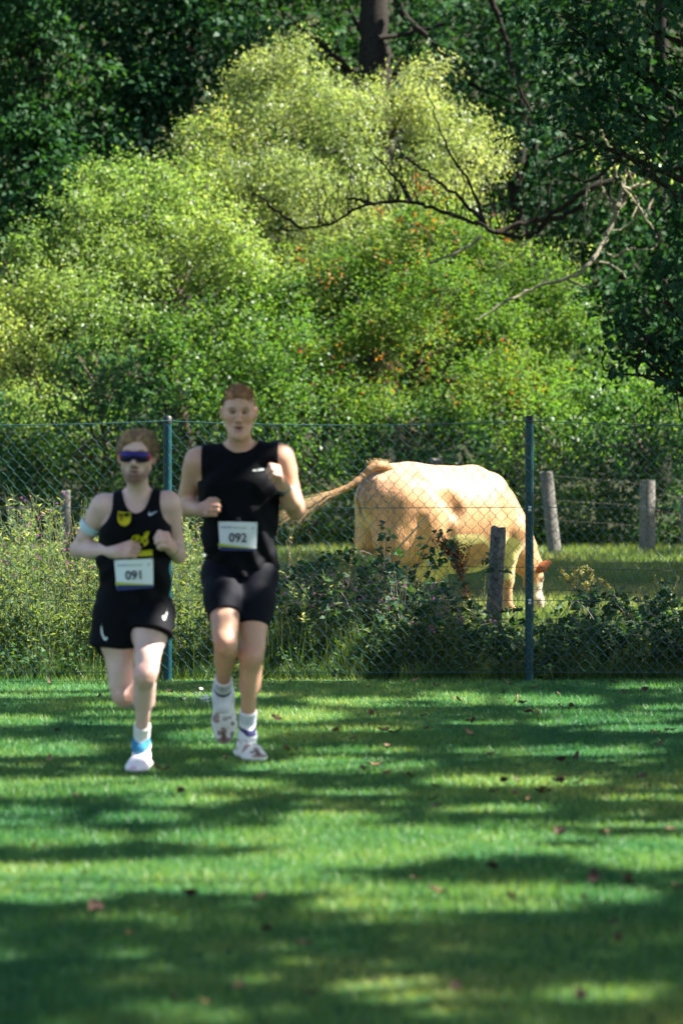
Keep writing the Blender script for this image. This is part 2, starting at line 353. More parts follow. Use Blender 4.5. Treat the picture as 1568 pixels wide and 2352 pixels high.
tree('lower_right_bush', 'green bush at the right end of the hedge above the far wooden posts', 'bush', at(1380, 1250, 51), at(1380, 950, 51),
     [lobe(1330, 800, 52, 90, 110, 460), lobe(1420, 880, 51.5, 120, 100, 460), lobe(1330, 960, 50, 140, 90, 460), lobe(1500, 950, 50.5, 120, 100, 420), lobe(1260, 960, 50, 100, 90, 420), lobe(1600, 900, 51, 100, 140, 260)],
     .1, L_MID, .072, .05, group=G, dens=1.6, spread=.2, per=16, seed=53, split=7)
for i, (u, wd, lab) in enumerate([(-20, 150, 'dark hedge shrub at the far left behind the flowering weeds'), (230, 150, 'dark hedge shrub behind the fence post with the left runner'), (470, 150, 'dark hedge shrub behind the taller runner'),
                                  (720, 150, 'dark hedge shrub above the cow tail'), (980, 150, "dark hedge shrub behind the cow's back"), (1240, 150, 'dark hedge shrub behind the leaning far post'), (1490, 160, 'dark hedge shrub at the far right behind the square post')]):
    d = 47.6+.5*(i % 2)
    tree('hedge_shrub', lab, 'shrub', at(u, 1265, d), at(u, 1050, d),
         [lobe(u, 1000, d+.8, wd, 85, 520), lobe(u-40, 1095, d, wd, 80, 620), lobe(u+50, 1180, d-.7, wd, 75, 680), lobe(u-30, 1232, d-1.0, wd, 42, 800), lobe(u+70, 1240, d-1.1, wd*.8, 36, 800)],
         .05, L_MID if i % 2 else L_DARK, .085, .055, group='dark shrubs along the foot of the hedge', spread=.22, per=12, seed=60+i, twigs=6)

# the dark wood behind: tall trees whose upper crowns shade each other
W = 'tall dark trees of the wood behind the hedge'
def tall(u, d, lab, lobes, r0, mat, L, Wd, hi, seed, **kw):
    b = at(u, 1250, d); x = b[0]
    up = [((x+dx, d+dy, z), (rr, rr, rr*.8), nn) for dx, dy, z, rr, nn in hi]
    root = empty('woodland_tree', (x, d, float(hz(x, d)))); tag(root, lab, 'tree', W)
    t = MB(); limbs(t, (x, d, float(hz(x, d))), (x+.3, d, 15), lobes, r0, 4); t.build('trunk', M_BARKD, root, True)
    c = MB(); crown(c, lobes, L, Wd, seed=seed, split=5, dens=1.3, **kw)
    crown(c, up, .30, .2, spread=.6, per=10, back=1, seed=seed+3, zmin=13.2)
    c.build('crown', mat, root)
HI = [(0, 1, 16.5, 4.6, 1700), (3, 2, 15.5, 3.6, 900), (-3, 1, 15.5, 3.6, 900)]; LO = [(0, 4, 15, 2.5, 500)]
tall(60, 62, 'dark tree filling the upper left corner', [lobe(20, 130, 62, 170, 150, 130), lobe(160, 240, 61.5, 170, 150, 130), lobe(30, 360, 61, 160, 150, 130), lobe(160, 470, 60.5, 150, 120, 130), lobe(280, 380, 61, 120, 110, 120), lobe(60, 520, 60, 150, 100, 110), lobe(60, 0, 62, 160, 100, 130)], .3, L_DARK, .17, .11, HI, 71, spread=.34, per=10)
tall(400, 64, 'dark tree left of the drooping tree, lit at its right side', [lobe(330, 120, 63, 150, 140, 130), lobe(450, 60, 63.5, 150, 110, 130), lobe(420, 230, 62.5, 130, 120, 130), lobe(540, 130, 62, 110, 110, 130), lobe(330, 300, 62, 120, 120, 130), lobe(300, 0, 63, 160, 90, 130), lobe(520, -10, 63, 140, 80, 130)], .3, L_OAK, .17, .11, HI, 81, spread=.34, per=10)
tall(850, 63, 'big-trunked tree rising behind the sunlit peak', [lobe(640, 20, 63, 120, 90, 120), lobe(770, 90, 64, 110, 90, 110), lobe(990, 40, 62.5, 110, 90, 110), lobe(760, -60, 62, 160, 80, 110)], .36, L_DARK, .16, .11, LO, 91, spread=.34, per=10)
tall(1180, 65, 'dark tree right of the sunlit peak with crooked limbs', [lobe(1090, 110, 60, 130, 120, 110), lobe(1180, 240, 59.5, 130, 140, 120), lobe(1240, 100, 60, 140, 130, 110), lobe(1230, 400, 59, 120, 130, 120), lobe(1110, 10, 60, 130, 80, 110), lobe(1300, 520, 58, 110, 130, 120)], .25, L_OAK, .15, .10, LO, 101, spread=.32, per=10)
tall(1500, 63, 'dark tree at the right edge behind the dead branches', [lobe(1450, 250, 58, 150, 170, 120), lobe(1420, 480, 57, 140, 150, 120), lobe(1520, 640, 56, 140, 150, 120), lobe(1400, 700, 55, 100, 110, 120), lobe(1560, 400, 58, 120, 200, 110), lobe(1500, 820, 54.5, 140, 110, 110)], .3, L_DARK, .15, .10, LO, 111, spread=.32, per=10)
# a far-off mass of wood closes the view
b = MB()
n = 75000
Q = np.stack([RNG.uniform(-22, 22, n), RNG.uniform(69, 80, n), RNG.uniform(1, 19, n)], 1); Q[:, 1] += 3*vnoise(Q, .35, 5)
b.leaves(Q, nrm(np.array([0, -.6, .6])+RNG.normal(0, .5, (n, 3))), nrm(RNG.normal(0, 1, (n, 3))), RNG.uniform(.22, .4, n), RNG.uniform(.16, .28, n), np.clip(vnoise(Q, .4, 2)*.6+RNG.uniform(0, .4, n), 0, 1))
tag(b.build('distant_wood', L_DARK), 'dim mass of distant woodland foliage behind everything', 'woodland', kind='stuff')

# near tree whose big dark leaves hang in from the right
NT = 34.0
tree('overhanging_tree', 'near dark tree with large leaves hanging in from the right edge', 'tree', (5.6, 35.0), (5.4, 35, 8),
     [lobe(1480, 60, NT, 190, 130, 300), lobe(1300, 60, NT, 130, 80, 240), lobe(1460, 240, NT, 150, 120, 300), lobe(1330, 200, NT, 100, 90, 220), lobe(1290, 300, NT-.3, 90, 50, 200), lobe(1400, 330, NT-.4, 130, 60, 280),
      lobe(1570, 420, NT, 70, 200, 280), lobe(1530, 690, NT, 100, 110, 280), lobe(1440, 740, NT, 80, 80, 200), lobe(1480, 830, NT, 110, 70, 240), lobe(1590, 860, NT, 80, 120, 260),
      ((6.0, 35, 8.5), (2.6, 2.4, 2.2), 1500), ((5.0, 35.5, 10.5), (2.6, 2.4, 1.8), 1200)],
     .22, L_OAK, .11, .075, bark=M_BARKD, spread=.2, per=9, droop=.5, seed=131, back=.6)
tree('paddock_oak', 'dense dark tree beyond the right edge that shades the overhanging leaves', 'tree', (9.5, 36.5), (9.5, 36.5, 9),
     [((9.5, 36.5, 5), (3.2, 3, 3), 1800), ((9, 36, 9), (3.4, 3.2, 3), 2200), ((10.5, 37, 12), (3, 3, 2.2), 1400), ((8.6, 34.5, 12), (2.6, 2.4, 2), 1000)], .3, L_OAK, .26, .18, bark=M_BARKD, spread=.4, per=9, back=1, seed=151)  # unseen tree, added only to put the overhanging crown in shade

# leaning tree with black bare limbs and dead lichen-grey branches
root = empty('leaning_dead_tree', (at(1690, 1262, 46)[0], 46, .25)); tag(root, 'leaning tree with black bare limb reaching left and dead grey branches', 'tree')
b = MB(); DB = 46.0
tr = smoothpath([at(1700, 1275, DB), at(1700, 1000, DB), at(1690, 700, DB), at(1660, 520, DB), at(1640, 400, DB), at(1630, 250, DB)], 6)
b.tube(tr, np.linspace(.19, .1, len(tr)), 10)
b.build('trunk', M_BARKD, root, True)
def br(mb, pts, r0, r1, d=DB, dj=.25):
    q = smoothpath([at(u, v, d+dj*math.sin(i*1.7)) for i, (u, v) in enumerate(pts)], 6); q[1:-1] += RNG.normal(0, .012, (len(q)-2, 3))
    mb.tube(q, np.linspace(r0, r1, len(q))*(1+RNG.normal(0, .06, len(q))), 7)
b = MB()
br(b, [(1640, 390), (1540, 385), (1420, 410), (1340, 440), (1268, 492), (1215, 545), (1140, 535), (1100, 516), (1000, 482), (940, 465), (840, 472), (760, 512), (690, 526), (635, 528)], .062, .012)
br(b, [(1340, 470), (1280, 500), (1200, 512), (1140, 535)], .045, .04)
br(b, [(695, 526), (640, 490), (600, 455), (568, 432)], .03, .01)
br(b, [(1110, 520), (1070, 470), (990, 405), (940, 370), (905, 335)], .035, .01)
br(b, [(1115, 520), (1075, 420), (1030, 350), (1000, 270), (978, 200)], .03, .008)
br(b, [(945, 465), (910, 410), (870, 370), (838, 325)], .03, .009)
br(b, [(860, 470), (830, 462), (800, 458)], .03, .02)
br(b, [(1125, 525), (1130, 450), (1115, 400)], .014, .005)
br(b, [(1230, 520), (1240, 440), (1225, 360), (1200, 300)], .02, .006)
br(b, [(1250, 500), (1262, 400), (1250, 330)], .016, .005)
for _ in range(60):
    u0 = random.uniform(720, 1240); v0 = np.interp(u0, [640, 760, 840, 940, 1100, 1215], [528, 512, 472, 465, 516, 545]); k = random.uniform(30, 170)
    br(b, [(u0, v0), (u0+random.uniform(-25, 15), v0-k*.5), (u0+random.uniform(-40, 25), v0-k)], .011, .004)
b.build('bare_limb', M_BARKD, root, True)
b = MB()
br(b, [(1150, 700), (1230, 660), (1300, 640), (1348, 612), (1388, 548), (1412, 492), (1420, 470)], .02, .045, 44)
br(b, [(1090, 735), (1150, 700)], .008, .02, 44); br(b, [(985, 606), (1060, 575), (1105, 545)], .018, .03, 44)
for pts in ([(1415, 490), (1385, 440), (1372, 400), (1355, 350)], [(1415, 490), (1425, 420), (1400, 360), (1385, 300)], [(1420, 480), (1450, 430), (1440, 380), (1470, 330)],
            [(1380, 300), (1400, 370), (1430, 430), (1480, 500), (1505, 545), (1498, 572), (1440, 572)], [(1440, 572), (1410, 590), (1370, 560)], [(1425, 440), (1470, 420), (1500, 380)],
            [(1372, 400), (1350, 420), (1345, 480)], [(1385, 440), (1360, 480), (1352, 540)], [(1450, 430), (1490, 420), (1530, 390)], [(1400, 370), (1390, 330), (1400, 280)], [(1470, 480), (1440, 520), (1400, 530)], [(1412, 492), (1402, 440), (1412, 390), (1395, 340)], [(1420, 470), (1436, 400), (1432, 345)], [(1400, 370), (1368, 350), (1362, 320)], [(1480, 500), (1500, 450), (1530, 420)], [(1430, 430), (1462, 460), (1450, 500)], [(1350, 540), (1342, 490), (1352, 440), (1342, 400)], [(1300, 640), (1340, 660), (1372, 655)], [(1350, 600), (1400, 610), (1440, 640)]):
    br(b, pts, .026, .009, 44, .15)
b.build('dead_branch', M_DEAD, root, True)
c = MB(); crown(c, [lobe(1405, 350, 44, 90, 40, 160), lobe(1455, 410, 44, 70, 40, 160), lobe(1300, 590, 46, 60, 60, 160), lobe(1220, 600, 46.5, 90, 60, 220)], .08, .045, spread=.15, per=8, seed=141)
c.build('leaf_sprays', L_PALE, root)
# crooked limbs seen against the wood, part of the big trunk's neighbour
root = empty('crooked_oak', (at(1020, 1255, 60.8)[0], 60.8, 1)); tag(root, 'crooked dark oak limbs and thick trunk at the top centre edge', 'tree')
b = MB(); br(b, [(862, 1250), (862, 700), (860, 300), (858, 120), (858, -60)], .42, .3, 60.8, .05); b.build('trunk', M_BARKD, root, True)
b = MB(); br(b, [(870, 90), (950, 75), (1010, 60), (1050, 30)], .06, .03, 60.3); br(b, [(905, -20), (930, 40), (985, 90), (1040, 150), (1110, 190)], .1, .03, 60.3); br(b, [(1040, 150), (1090, 200), (1180, 240), (1240, 330)], .07, .02, 60)
br(b, [(1120, -20), (1160, 90), (1180, 180), (1220, 260)], .07, .03, 58.8); b.build('limb', M_BARKD, root, True)
# ------------------------------------------------------------------ trees beside the lawn (right of the frame) with crowns shaped to shade it in patches
K = S[:2]/S[2]
LIT = [(80, 1728, 160, 13), (150, 1808, 380, 17), (60, 1932, 170, 13), (20, 1660, 70, 8), (100, 1580, 150, 5), (680, 1645, 75, 9), (1190, 1612, 170, 8), (1430, 1652, 110, 6),
       (770, 1760, 210, 11), (750, 1884, 80, 8), (280, 2010, 350, 26), (60, 2042, 170, 24), (900, 1930, 420, 16), (1000, 2085, 250, 33), (1300, 2060, 180, 16), (600, 2035, 180, 18),
       (1480, 1965, 130, 28), (1150, 1800, 150, 8), (900, 2278, 95, 22), (1340, 2290, 150, 12), (450, 2335, 60, 14), (500, 1690, 100, 6), (1250, 1730, 170, 7), (330, 1880, 60, 6)]
def shade(g):
    """which lawn points lie in shade in the photograph"""
    gy = np.maximum(g[:, 1], 3.0); u = 784+g[:, 0]*FPX/gy; v = VH+HC*FPX/gy
    P = np.stack([g[:, 0], g[:, 1], np.zeros(len(g))], 1)
    w = .6*(vnoise(P*np.array([.45, 1.2, 1]), 2.4, 21)-.5)+.4*(vnoise(P*np.array([.6, 1.2, 1]), 6, 22)-.5)
    lit = np.zeros(len(g), bool)
    for a, c, ru, rv in LIT:
        lit |= ((u-a)/(1.12*ru+35))**2+((v-c)/(1.2*rv+4.5))**2 < (1+w*1.6)
    lit |= (vnoise(P*np.array([.8, 2.2, 1]), 1.9, 33) > .73) & (v < 2120)
    lit |= (g[:, 1] > 19.2) & (g[:, 0] < -1.7+.8*vnoise(P, 1, 8))        # the weeds at the left stand in sun
    lit |= (g[:, 1] > 22.2+.8*vnoise(P, .8, 9))
    return ~lit
# points of the runners left sunlit by clearing leaves from the crowns (photo column, row, distance, radius)
SPOT = [(612, 1075, 13.8, .055), (660, 1050, 13.9, .05), (675, 1110, 13.9, .06), (684, 1160, 13.9, .055), (630, 1085, 13.7, .03), (528, 1380, 13.7, .03), (518, 1428, 13.65, .05), (622, 1270, 13.85, .06),
        (350, 1480, 13.25, .07), (375, 1420, 13.35, .06), (345, 1540, 13.2, .05), (350, 1600, 13.3, .04), (350, 1660, 13.4, .035), (318, 1745, 13.4, .07), (600, 1560, 13.8, .035), (570, 940, 13.85, .02), (480, 1140, 14.1, .03), (500, 1150, 13.7, .025), (598, 1650, 13.9, .03)]
SPOTP = [(at(u, v, d), r+.045) for u, v, d, r in SPOT]
for u_, v_, r_ in ((1400, 440, .75), (1460, 400, .7), (1480, 520, .6), (1400, 340, .6), (1300, 640, .45), (1380, 560, .5), (1200, 680, .4)): SPOTP.append((at(u_, v_, 44), r_))
for i in range(5): SPOTP.append((np.array([.4+.4*i, 28.2, .9]), 1.1))
# leaves added up the sun line shade the runners except at those points
BODY = [(551, v, 13.9) for v in range(905, 1330, 40)]+[(470, 1080, 13.9), (440, 1130, 14), (455, 1170, 13.9), (640, 1080, 13.9), (600, 1060, 13.9), (500, 1060, 13.9), (520, 1400, 13.75), (520, 1470, 13.7), (512, 1540, 13.9), (512, 1640, 14), (585, 1400, 13.85), (578, 1480, 13.8), (572, 1580, 13.9), (570, 1700, 13.9)]
BODY += [(314, v, 13.35) for v in range(1000, 1420, 40)]+[(240, 1170, 13.4), (210, 1220, 13.4), (200, 1265, 13.4), (260, 1266, 13.3), (390, 1170, 13.4), (400, 1230, 13.4), (260, 1450, 13.35), (275, 1520, 13.35), (283, 1600, 13.35), (345, 1460, 13.25), (330, 1540, 13.2), (325, 1640, 13.35), (330, 1400, 13.3), (380, 1260, 13.3)]
def bodycover(n=160):
    out = []
    for u, v, d in BODY:
        z_ = RNG.uniform(5.2, 8.5, n); q = at(u, v, d)+np.concatenate([RNG.normal(0, .075, (n, 3))], 1); t_ = (z_-q[:, 2])/S[2]; out.append(q+t_[:, None]*S)
    return np.concatenate(out)
def unlit(P):
    k = np.ones(len(P), bool)
    for p, r in SPOTP:
        q = P-p; t = q @ S; k &= np.linalg.norm(q-t[:, None]*S, axis=1) > r*(.8+.5*vnoise(P, 9, 2))
    return k
M_SHADE = L_OAK
cand = 150000
g = np.stack([RNG.uniform(-7, 5.5, cand), RNG.uniform(1.0, 23.5, cand)], 1)
g = g[shade(g)]
z = RNG.uniform(5.2, 9.5, len(g)); P = np.concatenate([g+z[:, None]*K, z[:, None]], 1)
P = np.concatenate([P, bodycover()])
P = P[unlit(P)]
# nothing of these crowns may hang into the view
vis = HC-(-VH)*P[:, 1]/FPX+.35
P = P[(P[:, 2] > vis) | (np.abs(P[:, 0]) > .125*P[:, 1]+.5)]
trunks = [(7.8, 3.2), (8.6, 9.5), (8.2, 15.8)]
labs = ['nearest of the tall trees beside the lawn, out of frame, shading it', 'middle one of the tall trees beside the lawn, out of frame, shading it', 'farthest of the tall trees beside the lawn, out of frame, shading it']
own = np.argmin([np.abs(P[:, 1]-ty+1.5) for tx, ty in trunks], axis=0)
for i, (tx, ty) in enumerate(trunks):
    root = empty('lawn_tree', (tx, ty, 0)); tag(root, labs[i], 'tree', 'trees beside the lawn')
    Q = P[own == i]; b = MB()
    pa = smoothpath([(tx, ty, -.2), (tx+.1, ty, 2.5), (tx, ty, 5), (tx-.2, ty-.1, 8.5)], 5); b.tube(pa, np.linspace(.3, .12, len(pa)), 10)
    for j in range(26):
        e = Q[int(RNG.integers(len(Q)))]; st = pa[int(RNG.integers(8, len(pa)))]
        k = smoothpath([st, (st+e)/2+np.array([0, 0, .5]), e], 4)
        if unlit(k).all(): b.tube(k, np.linspace(.05, .012, len(k)), 5)
    b.build('trunk', M_BARK, root, True)
    c = MB(); n = len(Q)
    c.leaves(Q, nrm(S*.7+RNG.normal(0, .4, (n, 3))), RNG.normal(0, 1, (n, 3)), RNG.uniform(.10, .16, n), RNG.uniform(.08, .12, n), RNG.uniform(0, 1, n)); c.build('crown', M_SHADE, root)

# an unseen tree added right of the paddock, leaves placed to shade grass and hedge
def shade2(g):
    Q = np.concatenate([g, 0*g[:, :1]], 1); w_ = 2.4*(vnoise(Q, .45, 61)-.5)
    k = (g[:, 1] > 31+w_) & (g[:, 1] < 43.5+w_) & (vnoise(Q*np.array([.5, 1.3, 1]), 1.1, 62) < .72)
    k |= (g[:, 1] > 45.3+.5*w_) & (g[:, 1] < 47.7+.4*w_) & (vnoise(Q*np.array([.5, 1.3, 1]), 1.3, 63) < .78)
    return k
g = np.stack([RNG.uniform(-10, 9, 40000), RNG.uniform(29, 50, 40000)], 1); g = g[shade2(g)]
z = RNG.uniform(9, 12.5, len(g))+np.where(g[:, 1] > 44.5, 1.6, 0); P = np.concatenate([g+z[:, None]*K, z[:, None]], 1); P = P[(P[:, 2] > HC+VH*P[:, 1]/FPX+.4) | (np.abs(P[:, 0]) > .125*P[:, 1]+.6)]; P = P[unlit(P)]
root = empty('paddock_tree', (11, 40, .2)); tag(root, 'broad tree right of the paddock, out of frame, shading the grass', 'tree')
b = MB(); pa = smoothpath([(11, 40, -.2), (11, 40, 4), (10.8, 39.8, 8), (10.5, 39, 11)], 5); b.tube(pa, np.linspace(.4, .12, len(pa)), 10)
for j in range(24):
    e = P[int(RNG.integers(len(P)))]; st = pa[int(RNG.integers(9, len(pa)))]; k = smoothpath([st, (st+e)/2+np.array([0, 0, .4]), e], 4); b.tube(k, np.linspace(.06, .015, len(k)), 5)
b.build('trunk', M_BARK, root, True); c = MB(); n = len(P)
c.leaves(P, nrm(S*.7+RNG.normal(0, .4, (n, 3))), RNG.normal(0, 1, (n, 3)), RNG.uniform(.22, .34, n), RNG.uniform(.16, .26, n), RNG.uniform(0, 1, n)); c.build('crown', M_SHADE, root)

# ------------------------------------------------------------------ chain-link fence
DF = 19.45
M_POST = plain('green_post_paint', (.004, .042, .052), .4, .0, .25, noise=.25, nscale=9)
M_CAP = plain('black_cap', (.012, .013, .014), .5)
M_WIRE = plain('green_coated_wire', (.032, .085, .09), .35, .0, .45)
M_STEEL = plain('steel_clip', (.6, .62, .62), .35, .8)
fence = empty('chain_link_fence', (0, DF, 0)); tag(fence, 'green chain-link fence on slim posts between the lawn and the paddock', 'fence')
XP = [(385-784)*DF/FPX-2.47, (385-784)*DF/FPX, (1215-784)*DF/FPX, (1215-784)*DF/FPX+2.47]
FH = 1.79
b = MB(); b.tube(np.array([[0, 0, -.2], [0, 0, .5], [0, 0, 1.2], [0, 0, FH]]), .029, 20, cap=False); post_me = b.build('post', M_POST, fence, True)
post_me.location = (XP[0], DF, 0)
b = MB(); b.tube(np.array([[0, 0, FH-.03], [0, 0, FH+.012], [0, 0, FH+.02]]), [.0315, .0315, .022], 20); cap0 = b.build('post_cap', M_CAP, post_me, True)
def cloneparts(src, dx, parent):
    o = src.copy(); C.objects.link(o); o.parent = parent; o.location = (src.location[0]+dx, src.location[1], src.location[2]); o.matrix_parent_inverse = parent.matrix_basis.inverted(); return o
fence.location = (0, DF, 0); post_me.location = (XP[0], DF, 0); post_me.matrix_parent_inverse = fence.matrix_basis.inverted()
cap0.matrix_parent_inverse = Matrix.Identity(4)
b = MB(); b.box((0, -.036, 1.185), (.009, .008, .010)); b.box((0, -.034, 1.165), (.010, .006, .012)); b.box((.005, -.042, 1.165), (.004, .006, .004))
clip0 = b.build('wire_clip', M_STEEL, post_me); clip0.matrix_parent_inverse = Matrix.Identity(4)
clip1 = clip0.copy(); C.objects.link(clip1); clip1.location = (0, 0, -.635)
posts = [post_me]
for x in XP[1:]:
    p = post_me.copy(); C.objects.link(p); p.parent = fence; p.matrix_parent_inverse = fence.matrix_basis.inverted(); p.location = (x, DF, 0); posts.append(p)
    for ch in (cap0, clip0, clip1):
        q = ch.copy(); C.objects.link(q); q.parent = p; q.matrix_parent_inverse = Matrix.Identity(4)
def sag(x, z, amt=.035):
    i = int(np.clip(np.searchsorted(XP, x)-1, 0, 2)); t = (x-XP[i])/(XP[i+1]-XP[i]); return z-amt*4*t*(1-t)
xs = np.linspace(XP[0], XP[-1], 61)
for nm, z, am, r in (('top_wire', FH-.015, .03, .0032), ('tension_wire', 1.185, .004, .0024), ('tension_wire', .55, .003, .0024), ('tension_wire', .06, .003, .0022)):
    b = MB(); b.tube(np.array([[x, DF-.034, sag(x, z, am)] for x in xs]), r, 6); b.build(nm, M_WIRE, fence, True)
A, AZ = .0406, .0462; ZB, ZT = .03, FH-.02; nz = int((ZT-ZB)/AZ)
def zig(ph):
    pts = []
    for i in range(nz+1):
        side = (i+ph) % 2; zc = ZT+.012-i*AZ
        for dz in (-.004, .004):
            pts.append([side*A+(.0016 if side else -.0016), (.0025 if (side == 0) == (dz < 0) else -.0025)*1.0, zc-dz])
    b = MB(); b.tube(np.array(pts), .0016, 4); return b
z0 = zig(0).build('mesh_wire', M_WIRE, fence); z1 = zig(1).build('mesh_wire', M_WIRE, fence)
nw = int((XP[-1]-XP[0])/A)
for i in range(nw):
    src = (z0, z1)[i % 2]; x = XP[0]+i*A
    o = src if i < 2 else src.copy()
    if i >= 2: C.objects.link(o); o.parent = fence
    o.matrix_parent_inverse = fence.matrix_basis.inverted(); o.location = (x, DF-.03, sag(x, 0, .028)); o.rotation_euler = (random.gauss(0, .003), random.gauss(0, .002), 0)

# ------------------------------------------------------------------ wooden posts and barbed wire
M_WOOD = plain('weathered_wood', (.15, .14, .125), .9, noise=.4, nscale=20, bump=.8, bscale=60, spec=.1)
M_WOODD = plain('old_dark_wood', (.11, .105, .097), .9, noise=.6, nscale=24, bump=1, bscale=70, spec=.1)
M_RUST = plain('rusty_wire', (.07, .06, .055), .7, .3, noise=.3)
def woodpost(parent, x, y, z0, z1, wd, yaw, lean, mat, seed):
    r = np.random.default_rng(seed); n = 14; b = MB(); k = 8
    an = np.array([.12, 1.45, 1.69, 3.02, 3.26, 4.59, 4.83, 6.16])+math.pi/4-.785+.0
    an = np.array([a+s_ for a in (math.pi/4, 3*math.pi/4, 5*math.pi/4, 7*math.pi/4) for s_ in (-.13, .13)])
    rad = wd*.5*1.22*(1+r.normal(0, .04, k))
    for s_ in (0,):
        Z = np.linspace(z0, z1, n); V = []
        for i, zz in enumerate(Z):
            t = (zz-z0)/(z1-z0); rr = rad*(1+r.normal(0, .018, k))*(1.05-.08*t)
            V.append(np.stack([x+lean*(t-.5)*(z1-z0)+rr*np.cos(an+yaw), y+rr*np.sin(an+yaw), np.full(k, zz)+(r.normal(0, .012, k) if i == n-1 else 0)], 1))
        V = np.array(V)
        i = np.arange(n-1)[:, None]*k; j = np.arange(k)[None]; F = np.stack([i+j, i+(j+1) % k, i+k+(j+1) % k, i+k+j], -1).reshape(-1, 4)
        b.add(V.reshape(-1, 3), F); Vc = np.vstack([V[-1], V[-1].mean(0)+[0, 0, .004]]); b.add(Vc, np.stack([np.arange(k), (np.arange(k)+1) % k, np.full(k, k)], -1))
    return b.build('wooden_post', mat, parent)
def barbed(parent, pts, r=.002, step=.13, name='barbed_wire'):
    q = smoothpath(pts, 10); b = MB(); b.tube(q, r, 5); L = np.concatenate([[0], np.cumsum(np.linalg.norm(np.diff(q, axis=0), axis=1))])
    for s_ in np.arange(.05, L[-1], step):
        c = np.array([np.interp(s_, L, q[:, i]) for i in range(3)])
        for a in (0.5, 2.2):
            d = np.array([.35*math.cos(a*3), math.cos(a), math.sin(a)])*.016; b.tube(np.array([c-d, c+d]), r*.7, 3)
    return b.build(name, M_RUST, parent)
pf = empty('paddock_fence', (.9, 22, 0)); tag(pf, 'near wire fence on the old dark wooden post in front of the cow', 'fence')
p = at(1135, 1213, 22); woodpost(pf, p[0], 22, -.2, p[2], .105, .3, .05, M_WOODD, 3)
for z, e in ((.70, .0), (.535, -.02), (.30, .02)):
    barbed(pf, [(-4.5, 22.05, z+.05+e), (-2, 22.03, z+.01), (p[0], 21.93, z), (3, 22.0, z-.035+e), (5.5, 22.0, z-.02)], .0022)
ff = empty('far_fence', (0, 44, .25)); tag(ff, 'far wire fence on pale weathered wooden posts along the hedge', 'fence')
FP = []
for u, vt, d, wd, yaw, lean, sd in ((152, 1128, 42, .14, .1, 0, 5), (1001, 1054, 41, .17, .25, 0, 6), (1255, 1083, 43, .165, .35, .11, 7), (1485, 1103, 44, .2, .45, .0, 8), (1574, 1140, 45, .15, .1, 0, 9), (-190, 1120, 43, .14, .1, 0, 10)):
    q = at(u, vt, d); woodpost(ff, q[0]+(.06 if lean else 0), d, float(hz(0, d))-.2, q[2], wd, yaw, -lean, M_WOOD, sd); FP.append((q[0], d, q[2]))
FP.sort()
for k in (.08, .40, .72):
    barbed(ff, [(x, d-.1, h-k+random.uniform(-.03, .03)) for x, d, h in FP], .002, .25)

# ------------------------------------------------------------------ weeds along the fence
M_STEM = plain('green_stem', (.07, .11, .035), .7, noise=.3)
M_STRAW = plain('dry_stalk', (.5, .42, .24), .8, noise=.3)
L_WIL = leafmat('willowherb_leaves', [(0, (.05, .09, .035)), (.5, (.10, .15, .06)), (.85, (.18, .21, .10)), (1, (.36, .34, .22))], .4, .5, .2, tboost=1.5)
L_BRAM = leafmat('bramble_leaves', [(0, (.016, .05, .022)), (.6, (.03, .075, .028)), (.92, (.06, .10, .03)), (1, (.14, .10, .03))], .3, .55, .15, tboost=1.2)
L_NET = leafmat('nettle_leaves', [(0, (.022, .065, .028)), (.6, (.04, .095, .035)), (1, (.09, .14, .045))], .32, .55, .18, tboost=1.3)
M_TALLG = leafmat('long_grass_blades', [(0, (.03, .075, .02)), (.5, (.06, .115, .03)), (.8, (.13, .16, .05)), (1, (.32, .28, .12))], .35, .45, .4)
M_PAST = leafmat('pasture_grass_blades', [(0, (.05, .10, .025)), (.5, (.09, .15, .035)), (.8, (.17, .19, .06)), (1, (.34, .30, .13))], .38, .45, .4)
L_PINK = leafmat('pink_petals', [(0, (.42, .12, .34)), (1, (.62, .25, .5))], .4, .6, .2, (1.1, .8, 1.0), 1.2)

